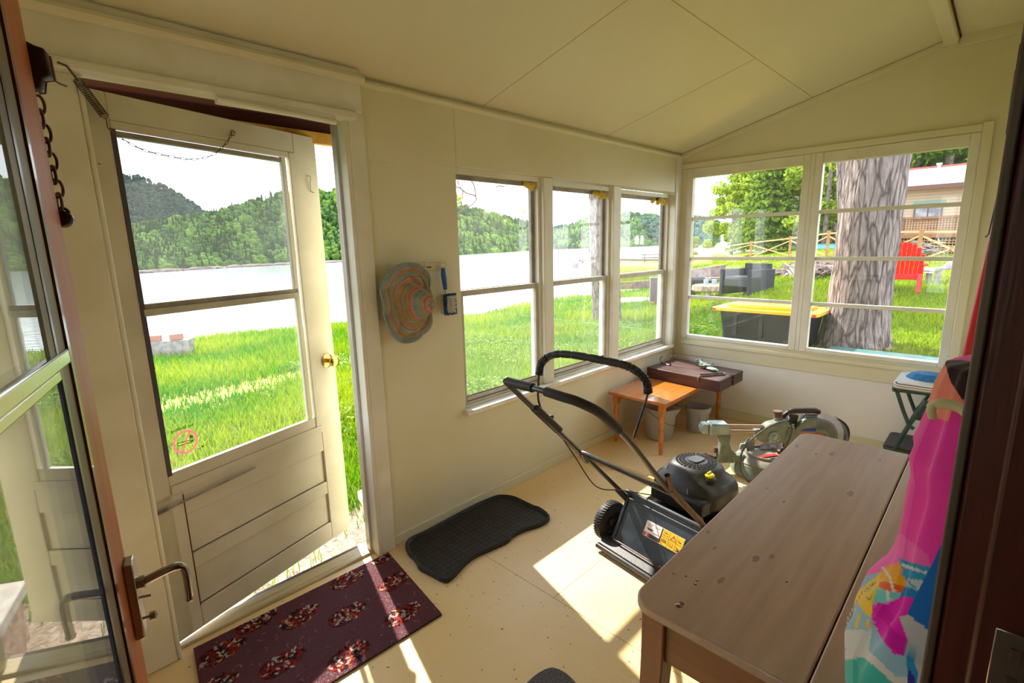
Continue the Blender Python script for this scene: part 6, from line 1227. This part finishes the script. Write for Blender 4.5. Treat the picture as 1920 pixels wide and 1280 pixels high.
q = gp(1757, 470); D = math.hypot(q.x, q.y); b = MB(); b.cyl(q + Vector((0, 0, -.05)), at(1791, 421, D), .035, n=8); tag(b.build('wooden_pole', M('pale_pole', (.75, .45, .25), rough=.6)), 'long pale wooden pole leaning in the pile of cut branches', 'pole')
# ---- lake side: slab, lounge chair, dock, figure, picnic table, boathouse
q = gp(1203, 566); b = MB(); b.prism([(q.x - .9, q.y + .5), (q.x + .9, q.y - .9), (q.x + 1.6, q.y - .1), (q.x + .1, q.y + 1.2)], q.z, q.z + .08); tag(b.build('concrete_slab', M('pale_concrete', (.72, .7, .68), rough=.9), bevel=.01), 'pale flat slab on grass seen through third lake window', 'slab')
q = gp(1229, 570); D = math.hypot(q.x, q.y); s_ = D / 960; t = thing('grey_cabinet', 'upright grey board-sided box beside the pale slab', 'box', tuple(q)); u_ = Vector((.6, -.8, 0)); v_ = Vector((.8, .6, 0))
b = MB(); b.add([q + u_ * i * 10 * s_ + v_ * j * .25 + Vector((0, 0, k_ * 48 * s_)) for i in (-1, 1) for j in (0, 1) for k_ in (0, 1)], [(0, 1, 3, 2), (4, 6, 7, 5), (0, 4, 5, 1), (2, 3, 7, 6), (0, 2, 6, 4), (1, 5, 7, 3)]); b.build('box_body', M('grey_boards', (.16, .13, .14), (.11, .09, .10), scale=20, stretch=(1, 1, .1), rough=.8), t, bevel=.01)
b = MB(); b.add([q + u_ * i * 10.5 * s_ + v_ * (j * .27 - .01) + Vector((0, 0, (48 + k_ * 1.5) * s_)) for i in (-1, 1) for j in (0, 1) for k_ in (0, 1)], [(0, 1, 3, 2), (4, 6, 7, 5), (0, 4, 5, 1), (2, 3, 7, 6), (0, 2, 6, 4), (1, 5, 7, 3)]); b.build('box_top', M('grey_top', (.3, .27, .27), rough=.8), t)
q = gp(1203, 545); b = MB(); b.bar(q + Vector((-.6, .9, .25)), q + Vector((1.6, -1.6, .35)), .12, .35); tag(b.build('timber_edging', M('timber_brown', (.22, .14, .11), (.14, .09, .07), scale=8, rough=.9), bevel=.01), 'brown timber edging at the water behind the pale slab', 'timber')
t = thing('dock', 'low dark wooden dock on the lake behind the pine trunk', 'dock', tuple(atz(1110, 488, -1.7)))
a_ = atz(1086, 488, -1.7); c_ = atz(1150, 487, -1.7); a0 = a_; b = MB(); b.bar(a_, c_, 2.2, .35); b.build('deck_boards', M('dock_grey', (.14, .11, .09), (.2, .16, .13), scale=4, rough=.9), t)
for f_ in (.1, .5, .9): p_ = a_ + (c_ - a_) * f_; b = MB(); b.cyl((p_.x, p_.y, -2.6), (p_.x, p_.y, -1.75), .25, n=8); b.build('piling', BARK, t)
p_ = atz(1079, 502, LAKE); b = MB(); b.box(p_.x - .35, p_.x + .35, p_.y - .35, p_.y + .35, LAKE - .1, LAKE + .75); tag(b.build('stone_post', M('post_stone', (.3, .25, .22), rough=.9)), 'small square brown block standing left of the dock', 'block')
a_ = at(1158, 486, 60); c_ = at(1246, 482, 56); b = MB(); a_.z = c_.z = -.5; b.bar(a_, c_, .5, .35); tag(b.build('breakwater', M('breakwater_dark', (.12, .10, .08), rough=.9)), 'long dark timber breakwater at far edge of the yellow grass', 'breakwater')
p_ = at(1161, 486, 52); b = MB(); p_.z = -.6; b.cyl(p_, p_ + Vector((.9, -1.0, 2.0)), .025, n=6); tag(b.build('thin_pole', BARK), 'thin dark pole leaning over the yellow grass', 'pole')
t = thing('picnic_table', 'dark picnic table by the water in third lake window', 'table', tuple(at(1222, 478, 54))); p_ = at(1222, 480, 54); p_.z = -.55; d_ = Vector((.5, -.86, 0)); e_ = Vector((.86, .5, 0)); PT = M('picnic_dark', (.07, .06, .06), rough=.9)
b = MB(); b.bar(p_ - d_ * 1.1 + Vector((0, 0, .78)), p_ + d_ * 1.1 + Vector((0, 0, .78)), .8, .07); b.build('tabletop', PT, t)
for s_2 in (-1, 1):
    b = MB(); b.bar(p_ - d_ * 1.1 + e_ * s_2 * .7 + Vector((0, 0, .45)), p_ + d_ * 1.1 + e_ * s_2 * .7 + Vector((0, 0, .45)), .26, .06); b.build('bench_seat', PT, t)
    for s3 in (-1, 1): b = MB(); b.bar(p_ + d_ * s_2 * .7 + e_ * s3 * .75, p_ + d_ * s_2 * .7 + e_ * s3 * .2 + Vector((0, 0, .76)), .08); b.build('leg', PT, t)
for k_, (pa, pb_, lab) in enumerate(((1191, 1197, 'left'), (1201, 1206, 'right'))):
    d0 = 300; a_ = at(pa, 458, d0); c_ = at(pb_, 458, d0); h_ = 13 / 950 * d0; t = thing('boathouse', lab + ' one of two small white boathouses on far shore', 'boathouse', tuple(a_)); b = MB(); u_ = (c_ - a_); v_ = Vector((-u_.y, u_.x, 0)).normalized() * -3
    zb = a_.z; b.add([Vector((p.x, p.y, zb + z_)) for z_ in (0, h_) for p in (a_, c_, c_ + v_, a_ + v_)], [(0, 1, 2, 3), (7, 6, 5, 4), (0, 4, 5, 1), (1, 5, 6, 2), (2, 6, 7, 3), (3, 7, 4, 0)]); b.build('wall', M('boathouse_white', (.85, .83, .8), rough=.6), t, smooth=0)
    b = MB(); m_ = (a_ + c_) / 2; e2 = u_ * .1; b.add([Vector((p.x, p.y, zb + z_)) for p, z_ in ((a_ - e2, h_), (c_ + e2, h_), (c_ + e2 + v_, h_), (a_ - e2 + v_, h_), (m_, h_ * 1.25), (m_ + v_, h_ * 1.25))], [(0, 1, 4), (2, 3, 5), (1, 2, 5, 4), (3, 0, 4, 5), (0, 1, 2, 3)]); b.build('roof', M('boathouse_roof', (.75, .76, .76), rough=.5), t, smooth=0)
# person on the dock
p_ = atz(1106, 480.5, -1.55); hp = 1.62 * .95; foot = Vector((p_.x, p_.y, p_.z)); sdv = Vector((.6, -.8, 0)); hgt_ = at(1106, 463.5, math.hypot(p_.x, p_.y)).z - p_.z; kx = hgt_ / 1.7
def bp3(s, f_, z): return foot + (sdv * s + Vector((.8, .6, 0)) * f_ + Vector((0, 0, z))) * kx
vs = [bp3(0, 0, .95), bp3(0, 0, 1.15), bp3(0, 0, 1.40), bp3(.0, .01, 1.50), bp3(0.01, .02, 1.62), bp3(.17, 0, 1.38), bp3(.24, .05, 1.12), bp3(.20, .15, .95), bp3(-.17, 0, 1.38), bp3(-.26, -.02, 1.14), bp3(-.28, .08, .92), bp3(.11, 0, .88), bp3(.16, .10, .50), bp3(.22, .02, .07), bp3(.26, .14, .03), bp3(-.11, 0, .88), bp3(-.17, 0, .48), bp3(-.22, -.10, .07), bp3(-.20, .02, .03)]
es = [(0, 1), (1, 2), (2, 3), (3, 4), (2, 5), (5, 6), (6, 7), (2, 8), (8, 9), (9, 10), (0, 11), (11, 12), (12, 13), (13, 14), (0, 15), (15, 16), (16, 17), (17, 18)]
rad = [.15, .15, .17, .06, .10, .08, .055, .04, .08, .055, .04, .10, .075, .05, .04, .10, .075, .05, .04]
me = bpy.data.meshes.new('person'); bm = bmesh.new(); lay = bm.verts.layers.skin.verify(); bv = [bm.verts.new(v_) for v_ in vs]
for i, v_ in enumerate(bv): v_[lay].radius = (rad[i] * kx, rad[i] * kx); v_[lay].use_root = (i == 0)
for i, j in es: bm.edges.new((bv[i], bv[j]))
bm.to_mesh(me); bm.free(); me.materials.append(M('dark_clothes', (.03, .03, .035), rough=.9)); o = mobj('person', me); md = o.modifiers.new('skin', 'SKIN'); o.modifiers.new('sub', 'SUBSURF').levels = 1; tag(o, 'distant person in dark clothing walking beyond dock, left of trunk', 'person')
b = MB(); a_ = atz(1098, 481, foot.z - .12); c_ = atz(1150, 480, foot.z - .12); b.bar(a_, c_, 1.2, .2); 
for f_ in (.1, .5, .9): pp = a_ + (c_ - a_) * f_; b.bar((pp.x, pp.y, LAKE - .2), (pp.x, pp.y, a_.z), .3)
tag(b.build('pier', M('pier_pale', (.6, .58, .55), rough=.8)), 'pale narrow pier under the distant walking person', 'pier')
# concrete block planter with bricks, seen through the door
q = gp(318, 668); D = math.hypot(q.x, q.y); s_ = D / 1050; R2 = Vector((.86, -.5, 0)); t = thing('concrete_block', 'grey concrete block wall in grass topped with two red bricks', 'block', tuple(q))
d3 = Vector((.5, .86, 0)); b = MB(); p0 = q - R2 * 45 * s_; p1 = q + R2 * 33 * s_; b.add([p + d3 * j * .35 + Vector((0, 0, z_)) for z_ in (-.05, 27 * s_) for p, j in ((p0, 0), (p1, 0), (p1, 1), (p0, 1))], [(0, 1, 2, 3), (7, 6, 5, 4), (0, 4, 5, 1), (1, 5, 6, 2), (2, 6, 7, 3), (3, 7, 4, 0)]); b.build('block_wall', M('grey_concrete', (.32, .29, .27), (.22, .2, .18), scale=10, rough=.95, bump=.4), t)
for k_, (u0, u1, lab) in enumerate(((-38, -12, 'longer red brick on the left of the concrete block'), (2, 22, 'shorter red brick on the right end of concrete block'))):
    a_ = q + R2 * u0 * s_ + Vector((0, 0, 27.2 * s_)) + d3 * .12; c_ = q + R2 * u1 * s_ + Vector((0, 0, 27.2 * s_)) + d3 * .12; b = MB(); b.bar(a_ + Vector((0, 0, 5 * s_)), c_ + Vector((0, 0, (5 + k_) * s_)), .1, 10 * s_); tag(b.build('brick', M('brick_red', (.36, .16, .12), rough=.9), bevel=.005), lab, 'brick', 'bricks on the concrete block')
